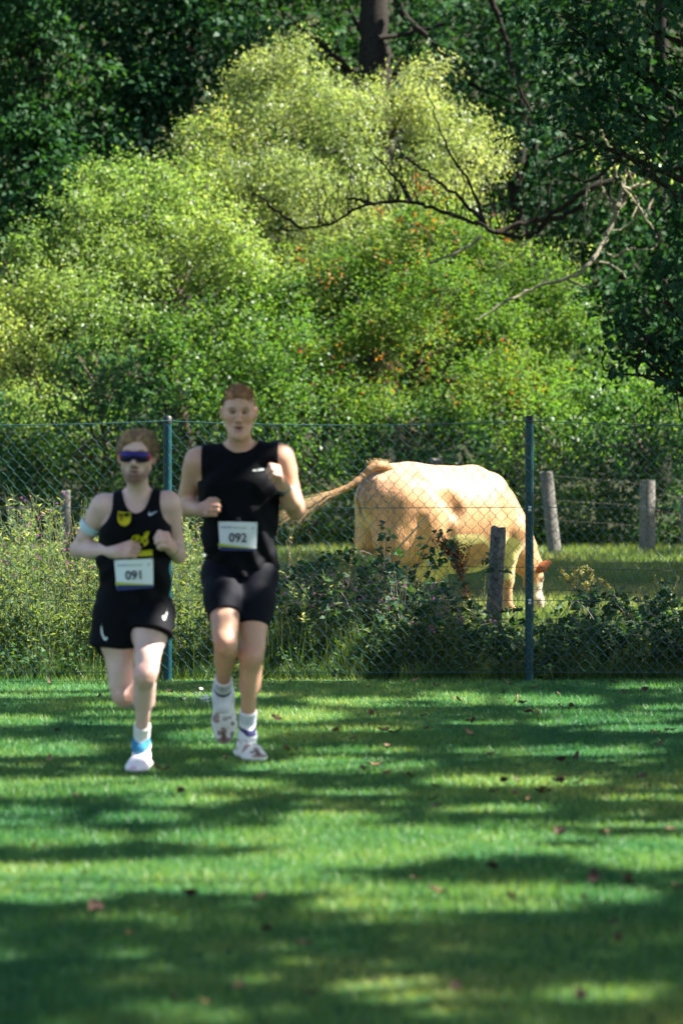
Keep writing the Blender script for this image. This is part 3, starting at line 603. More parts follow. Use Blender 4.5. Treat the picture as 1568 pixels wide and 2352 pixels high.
def weedheight(x):
    return np.interp(x, [-4, -1.9, -1.2, -.7, -.2, .3, .7, 1.1, 1.6, 2.3, 4], [1.22, 1.19, 1.14, .92, .80, .78, .64, .5, .48, .53, .56])
root = empty('willowherb_stand', (-1.6, 20.6, 0)); tag(root, 'tall tangled pink-flowering willowherb weeds behind the fence', 'weeds', kind='stuff')
st, lf, fl = MB(), MB(), MB()
for i in range(620):
    x = -3.6+4.6*RNG.uniform(0, 1)**1.25; y = RNG.uniform(19.75, 21.7)
    h = float(weedheight(x))*RNG.uniform(.6, 1.06)*(1 if x < -.6 else .9); lean = RNG.normal(0, .09, 2)
    t = np.linspace(0, 1, 6); pa = np.stack([x+lean[0]*t**2, y+lean[1]*t**2, h*t], 1); st.tube(pa, np.linspace(.0045, .0018, 6), 3, RNG.uniform(0, 1))
    n = int(30*h)+10; k = RNG.uniform(.12, 1, n); Q = np.stack([x+lean[0]*k**2, y+lean[1]*k**2, h*k], 1); an = RNG.uniform(0, 6.28, n)
    T = nrm(np.stack([np.cos(an), np.sin(an), RNG.uniform(.1, .9, n)], 1)); L = RNG.uniform(.05, .10, n)*(1.15-.55*k)
    N = nrm(np.cross(T, np.stack([-np.sin(an), np.cos(an), 0*an], 1))+RNG.normal(0, .3, (n, 3)))
    lf.leaves(Q+T*L[:, None]*.5, N, T, L, L*RNG.uniform(.2, .34, n), np.clip(RNG.uniform(0, .75, n)+.3*k**3, 0, 1))
    for _ in range(4):    # side shoots with seed pods near the top
        k = RNG.uniform(.7, 1); a0 = np.array([x+lean[0]*k**2, y+lean[1]*k**2, h*k]); e = a0+np.array([RNG.normal(0, .05), RNG.normal(0, .05), RNG.uniform(.04, .12)]); st.tube(np.array([a0, e]), [.0016, .001], 3, RNG.uniform(.3, 1))
    if RNG.uniform() < .36:
        for _ in range(int(RNG.integers(1, 5))):
            k = RNG.uniform(.78, 1.02); c0 = np.array([x+lean[0]*k**2+RNG.normal(0, .03), y-.02+RNG.normal(0, .03), h*k+RNG.uniform(0, .06)])
            for q in range(4):
                a = q*1.571+RNG.uniform(0, .5); T = nrm(np.array([math.cos(a), -.5, math.sin(a)])); fl.leaves([c0+T*.007], [[0, -1, .2]], [T], .012, .010, RNG.uniform(0, 1))
st.build('stems', M_STEM, root); lf.build('leaves', L_WIL, root); fl.build('flowers', L_PINK, root)

root = empty('bramble_thicket', (1.6, 20.6, 0)); tag(root, 'dark bramble thicket along the fence foot on the right', 'brambles', kind='stuff')
st, lf = MB(), MB()
for i in range(250):
    x = RNG.uniform(-.4, 3.4); y = RNG.uniform(19.7, 21.6); h = float(weedheight(x))*RNG.uniform(.3, 1.0)*(.45+1.1*float(vnoise(np.array([x, 0, 0]), 2.3, 77)))
    an = RNG.uniform(0, 6.28); L = RNG.uniform(.3, .8); t = np.linspace(0, 1, 8)
    pa = np.stack([x+L*np.cos(an)*t, y+.45*L*np.sin(an)*t, h*np.sin(t*2.3)/1.0], 1); pa[:, 2] = np.maximum(pa[:, 2], .03); st.tube(pa, np.linspace(.005, .002, 8), 3)
    n = 11
    k = RNG.uniform(.1, 1, n); Q = np.stack([np.interp(k, t, pa[:, j]) for j in range(3)], 1)+RNG.normal(0, .03, (n, 3))
    for _ in range(3):
        T = nrm(RNG.normal(0, 1, (n, 3))*[1, 1, .45]); l = RNG.uniform(.045, .085, n)
        lf.leaves(Q+T*l[:, None]*.6, nrm(np.array([0, -.25, .8])+RNG.normal(0, .45, (n, 3))), T, l, l*.68, np.clip(RNG.beta(1.6, 2.2, n), 0, 1))
st.build('canes', M_WOODD, root); lf.build('leaves', L_BRAM, root)

root = empty('nettle_patch', (0, 20, 0)); tag(root, 'low nettles and ground weeds at the foot of the fence', 'weeds', kind='stuff')
st, lf = MB(), MB()
for i in range(560):
    x = RNG.uniform(-3.4, 3.4); y = RNG.uniform(19.55, 20.4); h = RNG.uniform(.1, .42)*(1 if y > 19.8 else .6); lean = RNG.normal(0, .05, 2)
    st.tube(np.array([[x, y, 0], [x+lean[0], y+lean[1], h]]), [.003, .0015], 3)
    n = int(8+h*34); k = RNG.uniform(.15, 1, n); an = RNG.uniform(0, 6.28, n); l = RNG.uniform(.03, .07, n)
    T = nrm(np.stack([np.cos(an), np.sin(an), RNG.uniform(-.4, .3, n)], 1)); Q = np.stack([x+lean[0]*k, y+lean[1]*k, h*k], 1)+T*l[:, None]*.7
    lf.leaves(Q, nrm(np.array([0, -.2, .9])+RNG.normal(0, .35, (n, 3))), T, l, l*.6, RNG.uniform(0, 1, n))
st.build('stems', M_STEM, root); lf.build('leaves', L_NET, root)

root = empty('dry_stalks', (.5, 20.8, 0)); tag(root, 'scattered thin dry brown stalks among the weeds', 'weeds', kind='stuff')
b, c = MB(), MB()
for i in range(230):
    x = RNG.uniform(-2.6, 3.0); y = RNG.uniform(19.9, 22.0); h = float(weedheight(x))*RNG.uniform(.7, 1.05 if x < -.8 else 1.35)+.03; l_ = RNG.normal(0, .16, 2); t = np.linspace(0, 1, 6)
    pa = np.stack([x+l_[0]*t**1.6, y+l_[1]*t**1.6, h*t], 1); b.tube(pa, np.linspace(.0034, .0012, 6), 3, RNG.uniform(0, 1))
    n = int(RNG.integers(4, 26)); k = RNG.uniform(.6, 1, n); Q = np.stack([np.interp(k, t, pa[:, j]) for j in range(3)], 1)+RNG.normal(0, .008, (n, 3)); c.leaves(Q, RNG.normal(0, 1, (n, 3)), nrm(RNG.normal(0, 1, (n, 3))+[0, 0, 1]), RNG.uniform(.008, .022, n), RNG.uniform(.004, .009, n), RNG.uniform(0, 1, n))
b.build('stems', plain('brown_stem', (.16, .12, .06), .8, noise=.4), root); c.build('seeds', leafmat('dry_seeds', [(0, (.14, .09, .04)), (1, (.34, .29, .14))], .25, .7, .1), root)
b = MB()
n = 34000; P = np.stack([RNG.uniform(-3.6, 3.6, n), RNG.uniform(19.6, 22.3, n), np.zeros(n)], 1)
b.blades(P, RNG.uniform(.1, .42, n)*(.5+1.0*vnoise(P, 1.5, 3)), RNG.uniform(.003, .008, n), RNG.normal(0, .09, (n, 2)), np.clip(RNG.beta(2, 2.4, n), 0, 1))
n = 7000; P = np.stack([RNG.uniform(-3.6, 3.6, n), RNG.uniform(19.5, 19.68, n), np.zeros(n)], 1)
b.blades(P, RNG.uniform(.05, .16, n), RNG.uniform(.003, .007, n), RNG.normal(0, .04, (n, 2)), RNG.uniform(0, .7, n))
tag(b.build('long_grass', M_TALLG), 'long rough grass growing through the weeds at the fence', 'grass', kind='stuff')
b = MB()
n = 175000; y = 22+26*RNG.uniform(0, 1, n)**1.25; P = np.stack([RNG.uniform(-1, 1, n)*(1.6+y*.15), y, np.zeros(n)], 1); P[:, 2] = hz(P[:, 0], P[:, 1])
b.blades(P, RNG.uniform(.05, .15, n)*(.5+1.0*vnoise(P, .9, 13)), RNG.uniform(.006, .014, n), RNG.normal(0, .05, (n, 2)), np.clip(.55*vnoise(P, .7, 15)+RNG.uniform(0, .5, n), 0, 1))
tag(b.build('pasture_grass', M_PAST), 'grazed green and straw-coloured paddock grass around the cow', 'grass', kind='stuff')

# plants one can tell apart
M_DOCK = leafmat('dock_seeds', [(0, (.12, .028, .015)), (1, (.24, .07, .03))], .15, .7, .2)
L_YSEED = leafmat('pale_seeds', [(0, (.20, .20, .08)), (1, (.34, .31, .15))], .3, .6, .1)
def spike(name, label, pts, d, mat, stem, seeds=160, wdt=.02, from_=.25, sz=.012, side=0):
    q = smoothpath([at(u, v, d) for u, v in pts], 8); root = empty(name, q[0]); tag(root, label, 'plant')
    b = MB(); b.tube(q, np.linspace(.005, .002, len(q)), 5)
    ends = [q]
    for _ in range(side):
        i = int(RNG.integers(len(q)//3, len(q)-4)); e = q[i]+np.array([RNG.normal(0, .07), RNG.normal(0, .04), RNG.uniform(.08, .16)]); s_ = np.linspace(q[i], e, 5); b.tube(s_, .0015, 3); ends.append(s_)
    b.build('stalk', stem, root); c = MB()
    for e in ends:
        n = seeds if e is q else seeds//3; f = from_ if e is q else .1
        k = RNG.uniform(f, 1, n)*(len(e)-1); Q = np.stack([np.interp(k, np.arange(len(e)), e[:, j]) for j in range(3)], 1)+RNG.normal(0, wdt*.5, (n, 3))
        c.leaves(Q, RNG.normal(0, 1, (n, 3)), RNG.normal(0, 1, (n, 3)), RNG.uniform(.7, 1.5, n)*sz, RNG.uniform(.6, 1.2, n)*sz, RNG.uniform(0, 1, n))
    c.build('seed_head', mat, root)
spike('dock_stalk', "rust-brown dock seed stalk leaning in front of the cow's belly", [(1082, 1420), (1070, 1370), (1058, 1315), (1040, 1275), (1015, 1250)], 21.6, M_DOCK, plain('red_stem', (.12, .05, .03), .8), 420, .04, .12, .016, 8)
for i, (pts, lab) in enumerate([([(1345, 1420), (1325, 1370), (1300, 1325), (1285, 1308)], 'tallest pale seed spike right of the cow head'), ([(1352, 1425), (1340, 1380), (1318, 1345), (1282, 1322)], 'pale seed spike bending left beside the cow head'),
                                ([(1362, 1420), (1352, 1365), (1340, 1325), (1325, 1310)], 'pale seed spike in the middle of the group right of the cow head'), ([(1375, 1420), (1372, 1375), (1360, 1330), (1352, 1308)], 'thin reddish seed spike right of the cow head'), ([(1412, 1425), (1408, 1370), (1395, 1345), (1378, 1333)], 'rightmost short pale seed spike in the paddock')]):
    spike('sorrel_spike', lab, pts, 22.4, L_YSEED, M_STRAW, 170, .022, .3 if i != 3 else .6, .017, 2 if i < 2 else 0)
root = empty('dry_stalk', at(905, 1300, 21.8)); tag(root, "long pale dry stalk leaning across the cow's hind leg", 'stalk')
b = MB(); q = smoothpath([at(860, 1330, 21.8), at(905, 1270, 21.8), at(955, 1215, 21.8), at(985, 1183, 21.8)], 6); b.tube(q, np.linspace(.008, .005, len(q)), 5); b.build('stalk', M_STRAW, root)
root = empty('leafy_shoot', at(800, 1400, 21.2)); tag(root, 'bright leafy shoot standing above the weeds left of the cow legs', 'plant')
b, c = MB(), MB(); q = smoothpath([at(850, 1420, 21.2), at(840, 1340, 21.2), at(800, 1300, 21.2), at(752, 1296, 21.2)], 6); b.tube(q, np.linspace(.006, .002, len(q)), 5)
q2 = smoothpath([at(845, 1380, 21.2), at(848, 1330, 21.2), at(835, 1300, 21.2)], 6); b.tube(q2, np.linspace(.005, .002, len(q2)), 5)
for path in (q, q2):
    k = RNG.uniform(.3, 1, 26)*(len(path)-1); Q = np.stack([np.interp(k, np.arange(len(path)), path[:, j]) for j in range(3)], 1)+RNG.normal(0, .022, (26, 3))
    c.leaves(Q, nrm(np.array([.2, -.5, .7])+RNG.normal(0, .4, (26, 3))), RNG.normal(0, 1, (26, 3)), RNG.uniform(.06, .10, 26), RNG.uniform(.035, .055, 26), RNG.uniform(.5, 1, 26))
b.build('stem', M_STEM, root); c.build('leaf_spray', L_YEL, root)

# fallen leaves and daisies on the lawn
L_FALL = [plain('dry_leaf_brown', (.11, .065, .035), .8, noise=.4, nscale=60), plain('dry_leaf_tan', (.26, .15, .075), .8, noise=.35, nscale=60), plain('dry_leaf_dark', (.06, .03, .02), .85, noise=.4, nscale=60)]
meshes = []
for k in range(3):
    b = MB(); L = .021+.005*k; t = np.linspace(-1, 1, 6); wv = L*.55*np.sqrt(np.maximum(0, 1-t**2))+.001; r = np.random.default_rng(k)
    zc = .004+.007*(t**2)*(k+1)/2
    V = np.concatenate([np.stack([t*L, -wv, zc+.006+r.normal(0, .002, 6)], 1), np.stack([t*L, 0*t, zc], 1), np.stack([t*L, wv, zc+.007+r.normal(0, .002, 6)], 1)])
    F = np.concatenate([[[i, i+1, i+7, i+6] for i in range(5)], [[i+6, i+7, i+13, i+12] for i in range(5)]]); b.add(V, F)
    o = b.build('fallen_leaf', L_FALL[k], None, True); meshes.append(o.data); bpy.data.objects.remove(o)
SPOTS = [(195, 2032), (600, 2092), (1130, 2018), (812, 2043), (890, 1795), (1245, 1840), (1345, 2086), (1385, 1937), (1440, 2048), (890, 2203), (300, 2172), (612, 2165), (1410, 2148), (550, 2300), (880, 1692), (1215, 1647), (115, 1758), (135, 1692), (1185, 1810), (1300, 2055), (1365, 2042), (1420, 2183),
         (1335, 2325), (1040, 2302), (405, 2325), (470, 2335), (715, 2315), (1475, 1802), (1005, 2075), (430, 2080), (955, 2045), (1175, 2085), (220, 2115), (700, 2198), (1555, 2062), (1290, 1935), (1540, 1928), (1075, 1700), (1325, 1753), (680, 1738)]
for i in range(112):
    if i < len(SPOTS): u, v = SPOTS[i]
    else: u = random.uniform(10, 1560) if random.random() < .5 else random.uniform(800, 1565); v = 1575+random.random()**1.3*300
    d = HC*FPX/(v-VH); o = bpy.data.objects.new('fallen_leaf', meshes[i % 3]); C.objects.link(o)
    p = at(u, v, d); s_ = random.uniform(.65, 1.3); o.location = (p[0], d, .03); o.scale = (s_, s_, s_); o.rotation_euler = (random.gauss(0, .35), random.gauss(0, .35), random.uniform(0, 6.28))
    tag(o, 'small dry brown leaf fallen on the lawn grass', 'leaf', 'fallen leaves on the lawn')
M_PETAL = plain('white_petals', (.8, .8, .78), .6); M_YC = plain('yellow_centre', (.6, .4, .02), .6)
pe, ce = MB(), MB()
for q in range(10):
    a = q*.628; T = np.array([math.cos(a), math.sin(a), .15]); pe.leaves([T*.009+[0, 0, .055]], [[0, 0, 1]], [T], .013, .006, .5)
pe.tube(np.array([[0, 0, 0], [0, 0, .054]]), .001, 3); ce.tube(np.array([[0, 0, .053], [0, 0, .058]]), [.005, .003], 8)
dm = pe.build('petals', M_PETAL); dc = ce.build('flower_centre', M_YC)
for i in range(11):
    u, v = (random.gauss(460, 22), random.gauss(1612, 12)) if i < 11 else random.choice([(1060, 1858), (285, 1965), (1215, 1915)])
    d = HC*FPX/(v-VH); root = empty('daisy', (at(u, v, d)[0], d, 0)); root.rotation_euler = (random.gauss(.3, .2), random.gauss(0, .2), 0)
    tag(root, 'small white daisy in the patch left of the taller runner' if i < 11 else 'single small white daisy in the open lawn', 'daisy', 'daisies in the lawn patch' if i < 11 else 'scattered single daisies')
    for s_ in (dm, dc):
        o = s_ if i == 0 else s_.copy()
        if i: C.objects.link(o)
        o.parent = root
# ------------------------------------------------------------------ bodies as one smooth surface (distance field -> surface net)
class Field:
    def __init__(s, lo, hi, h, fine=None):
        """grid of spacing h; fine = (low corner, high corner, spacing) adds finer rows through that box"""
        s.h = h; s.ax = []
        for i in range(3):
            if fine is None: a = np.arange(lo[i], hi[i]+h, h)
            else:
                f0, f1, hf = fine[0][i], fine[1][i], fine[2]; na = max(1, int(round((f0-lo[i])/h))); nb = max(1, int(round((hi[i]-f1)/h)))
                a = np.concatenate([np.linspace(lo[i], f0, na, endpoint=False), np.arange(f0, f1, hf), np.linspace(f1, hi[i], nb+1)])
            s.ax.append(a.astype(np.float32))
        s.v = np.full([len(a) for a in s.ax], .3, np.float32)
    def sub(s, lo, hi):
        sl = []
        for i in range(3):
            a = max(0, int(np.searchsorted(s.ax[i], lo[i]))-1); b = min(len(s.ax[i]), int(np.searchsorted(s.ax[i], hi[i]))+2); sl.append(slice(a, b))
        return tuple(sl)
    def grid(s, sl): return s.ax[0][sl[0]][:, None, None], s.ax[1][sl[1]][None, :, None], s.ax[2][sl[2]][None, None, :]
    def cap(s, a, b, ra, rb=None, k=.02, asp=(1, 1, 1), neg=False, M=None, o=None, cut=None):
        """tapered capsule blended into the body; asp stretches the axes, M and o give a local frame, cut = (point, normal) trims it"""
        rb = ra if rb is None else rb; a = np.asarray(a, float); b = np.asarray(b, float); asp = np.asarray(asp, float)
        if M is not None:
            wa, wb = np.asarray(M) @ a+o, np.asarray(M) @ b+o
        else: wa, wb = a, b
        pad = max(ra, rb)*asp.max()+k+4*s.h
        sl = s.sub(np.minimum(wa, wb)-pad, np.maximum(wa, wb)+pad); X, Y, Z = s.grid(sl)
        if 0 in s.v[sl].shape: return
        if M is not None:
            M = np.asarray(M); X0, Y0, Z0 = X-o[0], Y-o[1], Z-o[2]
            X = M[0, 0]*X0+M[1, 0]*Y0+M[2, 0]*Z0; Y, Z = M[0, 1]*X0+M[1, 1]*Y0+M[2, 1]*Z0, M[0, 2]*X0+M[1, 2]*Y0+M[2, 2]*Z0
        px, py, pz = X/asp[0], Y/asp[1], Z/asp[2]; A = a/asp; B = b/asp-A; L2 = float(B @ B)
        px, py, pz = px-A[0], py-A[1], pz-A[2]
        if L2 > 1e-12:
            t = np.clip((px*B[0]+py*B[1]+pz*B[2])/L2, 0, 1); px, py, pz = px-t*B[0], py-t*B[1], pz-t*B[2]
        else: t = 0
        d = (np.sqrt(px*px+py*py+pz*pz)-(ra+(rb-ra)*t))*asp.min()
        if cut is not None:
            c, nn = np.asarray(cut[0]), nrm(cut[1]); gx, gy, gz = s.grid(sl)
            d = np.maximum(d, (gx-c[0])*nn[0]+(gy-c[1])*nn[1]+(gz-c[2])*nn[2])
        v = s.v[sl]
        if neg:
            d = -d; hh = np.clip(.5-.5*(v-d)/k, 0, 1); s.v[sl] = v*(1-hh)+d*hh+k*hh*(1-hh)
        else:
            hh = np.clip(.5+.5*(v-d)/k, 0, 1); s.v[sl] = v*(1-hh)+d*hh-k*hh*(1-hh)
    def net(s):
        v = s.v; sg = v < 0; nx, ny, nz = v.shape
        cnt = np.zeros((nx-1, ny-1, nz-1), np.int8)
        co = [(i, j, k) for i in (0, 1) for j in (0, 1) for k in (0, 1)]
        for i, j, k in co: cnt += sg[i:nx-1+i, j:ny-1+j, k:nz-1+k]
        I, J, K_ = np.nonzero((cnt > 0) & (cnt < 8)); idx = np.full(cnt.shape, -1, np.int32); idx[I, J, K_] = np.arange(len(I))
        acc = np.zeros((len(I), 3)); num = np.zeros(len(I))
        for c0 in co:
            for axx in range(3):
                if c0[axx]: continue
                c1 = list(c0); c1[axx] = 1
                v0 = v[I+c0[0], J+c0[1], K_+c0[2]].astype(float); v1 = v[I+c1[0], J+c1[1], K_+c1[2]].astype(float)
                m = (v0 < 0) != (v1 < 0); t = np.where(m, v0/np.where(m, v0-v1, 1), 0)
                p = np.tile(np.array(c0, float), (len(I), 1)); p[:, axx] += t; acc += p*m[:, None]; num += m
        P = acc/num[:, None]+np.stack([I, J, K_], 1)
        V = np.stack([np.interp(P[:, i], np.arange(len(s.ax[i])), s.ax[i]) for i in range(3)], 1)
        Fs = []
        for axx in range(3):
            b, c = (axx+1) % 3, (axx+2) % 3
            s0 = np.moveaxis(sg, axx, 0); e = np.moveaxis(s0[1:] != s0[:-1], 0, axx)
            q = np.stack(np.nonzero(e), 1); ok = (q[:, b] > 0) & (q[:, c] > 0) & (q[:, b] < v.shape[b]-1) & (q[:, c] < v.shape[c]-1); q = q[ok]
            def cell(db, dc):
                r = q.copy(); r[:, b] += db; r[:, c] += dc; return idx[r[:, 0], r[:, 1], r[:, 2]]
            f = np.stack([cell(-1, -1), cell(0, -1), cell(0, 0), cell(-1, 0)], 1)
            ins = sg[q[:, 0], q[:, 1], q[:, 2]]; f[~ins] = f[~ins][:, ::-1]; f = f[(f >= 0).all(1)]; Fs.append(f)
        return V, np.concatenate(Fs)
def sstep(a, b, x):
    t = np.clip((x-a)/(b-a), 0, 1); return t*t*(3-2*t)
def mixc(c, new, w):
    return c*(1-w[:, None])+np.asarray(new)*w[:, None]

# ------------------------------------------------------------------ cow
CA = math.radians(28); CO = np.array([1.06, 28.3, 0.0])
CR = np.array([[math.cos(CA), -math.sin(CA), 0], [math.sin(CA), math.cos(CA), 0], [0, 0, 1]])
f = Field((-1.15, -.62, -.02), (1.45, .62, 1.62), .0115)
c = f.cap
c((-.42, 0, .95), (.22, 0, .93), .60, .605, .1, (.8, .74, .8))                # barrel
c((-.1, 0, .80), (.2, 0, .80), .52, .50, .1, (.8, .78, .72))                  # full belly
c((-.78, 0, 1.10), (-.5, 0, 1.14), .30, .32, .12, (1, .92, .95))              # rump
for s_ in (-1, 1):
    c((-.50, s_*.28, 1.31), (-.52, s_*.26, 1.25), .06, .09, .09)             # hip bones
    c((-.90, s_*.12, 1.27), (-.88, s_*.13, 1.2), .05, .07, .07)                # pin bones
    c((-.66, s_*.20, 1.08), (-.74, s_*.21, .74), .25, .20, .1, (1, .82, 1))   # thighs
    c((-.44, s_*.27, .98), (-.40, s_*.28, .74), .16, .12, .1, (1, .8, 1))     # stifle
c((-.86, -.16, 1.12), (-.88, -.18, .74), .12, .11, .06); c((-.86, .16, 1.12), (-.88, .18, .74), .12, .11, .06)
# near hind leg stands back, far hind leg steps forward
c((-.78, -.2, .78), (-.86, -.2, .52), .15, .078, .06); c((-.86, -.2, .52), (-.82, -.2, .14), .07, .047, .03); c((-.82, -.2, .13), (-.77, -.2, .05), .055, .06, .02)
c((-.55, .2, .74), (.00, .2, .50), .15, .09, .06); c((.0, .2, .50), (.10, .2, .13), .075, .05, .03); c((.1, .2, .13), (.15, .2, .05), .055, .06, .02)
for s_, dx in ((-1, 0.0), (1, .14)):
    c((.40, s_*.2, 1.17), (.64, s_*.24, .82), .19, .16, .10, (1, .7, 1))      # shoulder
    c((.66+dx*.5, s_*.22, .82), (.60+dx, s_*.2, .60), .15, .105, .07)
    c((.60+dx, s_*.2, .60), (.60+dx, s_*.19, .36), .098, .066, .04); c((.60+dx, s_*.19, .38), (.60+dx, s_*.19, .36), .072, .07, .03)
    c((.60+dx, s_*.19, .34), (.61+dx, s_*.19, .13), .055, .045, .03); c((.61+dx, s_*.19, .12), (.65+dx, s_*.19, .05), .053, .058, .02)
c((-.72, 0, 1.30), (.30, 0, 1.275), .12, .12, .1); c((-.80, 0, 1.33), (-.7, 0, 1.33), .07, .08, .1)
c((.30, 0, 1.29), (.46, 0, 1.20), .11, .14, .12)                              # withers
c((.70, 0, .82), (.66, 0, .60), .22, .15, .1, (1, .8, 1))                     # brisket
c((.58, 0, .98), (.90, .02, .62), .27, .175, .1, (1, .72, 1.05))              # neck
c((.88, .02, .66), (1.03, .05, .48), .175, .13, .06, (1, .8, 1))
c((.72, 0, .72), (1.0, .02, .46), .11, .06, .08, (1, .5, 1))                  # dewlap
HO = np.array([1.07, .06, .45]); HM = np.array([[.98, 0, .22], [0, 1, 0], [.22, 0, -.98]])     # local z runs down the face
c((0, 0, -.02), (.0, 0, .12), .105, .09, .05, (1, .95, 1), M=HM, o=HO)
c((-.02, 0, .10), (-.01, 0, .31), .085, .062, .05, (1, .9, 1), M=HM, o=HO)
c((.0, 0, .31), (.0, 0, .36), .067, .056, .04, (1, 1.05, 1), M=HM, o=HO)      # muzzle
c((.045, -.07, .1), (.045, -.07, .1), .034, .03, .03, M=HM, o=HO); c((.045, .07, .1), (.045, .07, .1), .034, .03, .03, M=HM, o=HO)
c((-.07, 0, .14), (-.05, 0, .30), .06, .045, .04, (1, .9, 1), M=HM, o=HO)     # jaw
c((-.34, 0, .46), (-.18, 0, .45), .15, .12, .06, (1, 1.1, .75))               # udder
for x_, y_ in ((-.36, -.09), (-.22, -.09), (-.36, .09), (-.22, .09)): c((x_, y_, .40), (x_, y_, .32), .026, .017, .03)
# furrow between the hams, flank hollow
c((-1.08, 0, 1.05), (-1.04, 0, .62), .035, .05, .06, neg=True)
c((-.26, -.46, 1.12), (-.2, -.46, 1.02), .07, .06, .12, neg=True); c((-.22, .46, 1.12), (-.2, .46, 1.02), .07, .06, .12, neg=True)
c((-.30, -.50, .95), (-.22, -.50, .62), .05, .045, .07, neg=True); c((.40, -.46, 1.12), (.52, -.46, .74), .04, .04, .08, neg=True)
c((-.60, -.49, .90), (-.56, -.47, .66), .05, .05, .09, neg=True); c((.76, -.36, 1.05), (.84, -.30, .78), .04, .04, .06, neg=True)
V, F = f.net()
n = len(V); nz = vnoise(V, 9, 1)
tan = np.array([.43, .21, .088]); col = np.tile(tan, (n, 1))*(.9+.22*nz[:, None])
x_, y_, z_ = V.T
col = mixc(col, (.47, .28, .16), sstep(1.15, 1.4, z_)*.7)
wob = .06*(vnoise(V, 7, 4)-.5)
cream = np.array([.55, .43, .16])
pat = sstep(.60, .54, np.hypot((x_+.02)/.42, (z_-.46)/.34)*.55+wob*2)*(z_ < .80)
pat = np.maximum(pat, sstep(.60, .54, np.hypot((x_-.50)/.26, (z_-.56)/.2)*.55+wob*2))
pat = np.maximum(pat, (z_ < .5)*(np.abs(y_) < .16)*(x_ < -.1)*1.0)
col = mixc(col, cream, pat)
spot = sstep(.5, .42, np.hypot((x_-.14)/.16, (z_-.60)/.13)*.5+wob*2); col = mixc(col, tan*.85, spot)
spot = sstep(.5, .42, np.hypot((x_-.60)/.2, (z_-.44)/.12)*.5+wob*2); col = mixc(col, tan*.8, spot*(np.abs(y_) < .18))
ham = sstep(-.92, -1.0, x_)*sstep(1.1, .95, z_)*sstep(.0, .04, np.abs(y_))*sstep(.2, .1, np.abs(y_)); col = mixc(col, (.5, .34, .16), ham*.7)
dirt = sstep(.55, .72, vnoise(V, 60, 6)*.5+vnoise(V, 130, 7)*.5)*sstep(.2, .05, np.hypot((x_+.92)*.8, (z_-1.14)*.9))*(np.abs(y_) > .05); col = mixc(col, (.10, .07, .05), np.clip(dirt*1.2, 0, .8))
ctr = sstep(.045, .02, np.abs(y_))*(x_ < -.9)*sstep(.92, 1.0, z_); col = mixc(col, (.13, .07, .05), ctr*.85)
hl = (V-HO) @ HM
face = sstep(.10, .17, hl[:, 2])*(hl[:, 0] > -.3)*sstep(1.0, 1.05, x_); col = mixc(col, (.55, .42, .30), face)
eye = sstep(.028, .018, np.linalg.norm(np.stack([hl[:, 0]-.06, np.abs(hl[:, 1])-.095, hl[:, 2]-.1], 1), axis=1)); col = mixc(col, (.02, .015, .012), eye)
muz = sstep(.33, .37, hl[:, 2])*(x_ > 1.0); col = mixc(col, (.5, .3, .25), muz)
hoof = sstep(.085, .06, z_); col = mixc(col, (.16, .11, .075), hoof)
hock = sstep(.16, .08, np.hypot(x_+.86, z_-.55)); col = mixc(col, (.16, .10, .07), hock*.6*(nz > .4))
M_COW = colmat('cow_hide', .5, .4, .6, 70, sheen=.22, noise=.24, nscale=16, stretch=(1, 1, .3))
cow = empty('cow', CO); cow.rotation_euler = (0, 0, CA); tag(cow, 'tan cow grazing in the paddock with its tail swung out', 'cow')
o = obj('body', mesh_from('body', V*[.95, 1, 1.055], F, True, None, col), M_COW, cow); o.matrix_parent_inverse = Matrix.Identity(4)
# tail: a swung-out rope of hide and a tuft of long pale hair, built in world space
M_TAILH = plain('tail_hair', (.40, .27, .13), .6, noise=.35, nscale=30)
M_EARH = plain('ear_hair', (.24, .075, .022), .7, noise=.35, nscale=60)
CM = np.linalg.inv(CR)
def cw(P): return (np.asarray(P)-CO) @ CR          # world -> cow
yt = 27.85
path = smoothpath([at(915, 1092, yt+.12), at(892, 1076, yt+.04), at(870, 1070, yt-.02), at(852, 1076, yt-.05), at(838, 1090, yt-.06), at(820, 1106, yt-.08), at(798, 1120, yt-.10), at(770, 1132, yt-.12), at(745, 1142, yt-.14), at(722, 1156, yt-.16)], 6)
b = MB(); rr = np.interp(np.linspace(0, 1, len(path)), [0, .2, .4, .65, 1], [.056, .052, .042, .034, .036]); b.tube(cw(path), rr*(1+RNG.normal(0, .03, len(path))), 12)
tl = b.build('tail', plain('tail_hide', (.30, .15, .055), .65, noise=.35, nscale=40, bump=.8, bscale=120), cow, True); tl.matrix_parent_inverse = Matrix.Identity(4)
b = MB()
def hair(mb, a, e, mid, r=.0022, a_=.5):
    q = smoothpath([a, mid, e], 4); mb.tube(cw(q), np.linspace(r, r*.3, len(q)), 3, a_, cap=False)
for i in range(330):
    k = RNG.uniform(.72, 1); p0 = path[int(k*(len(path)-1))]+RNG.normal(0, .014, 3)
    e = at(RNG.uniform(636, 700), 0, yt-.2); w_ = (700-(e[0]*FPX/(yt-.2)+784))/64
    e[2] = HC-((1172+30*w_*RNG.uniform(-.15, 1)+RNG.normal(8, 9))-VH)*yt/FPX; e[1] += RNG.normal(0, .05)
    hair(b, p0, e, (p0+e)/2+np.array([RNG.normal(0, .015), RNG.normal(0, .02), RNG.normal(.012, .02)]), RNG.uniform(.0016, .0036))
for i in range(60):
    k = RNG.uniform(.5, 1); p0 = path[int(k*(len(path)-1))]; hair(b, p0, p0+np.array([RNG.normal(-.07, .03), RNG.normal(0, .03), RNG.normal(-.01, .05)]), p0+np.array([-.03, 0, .01]), .0016)
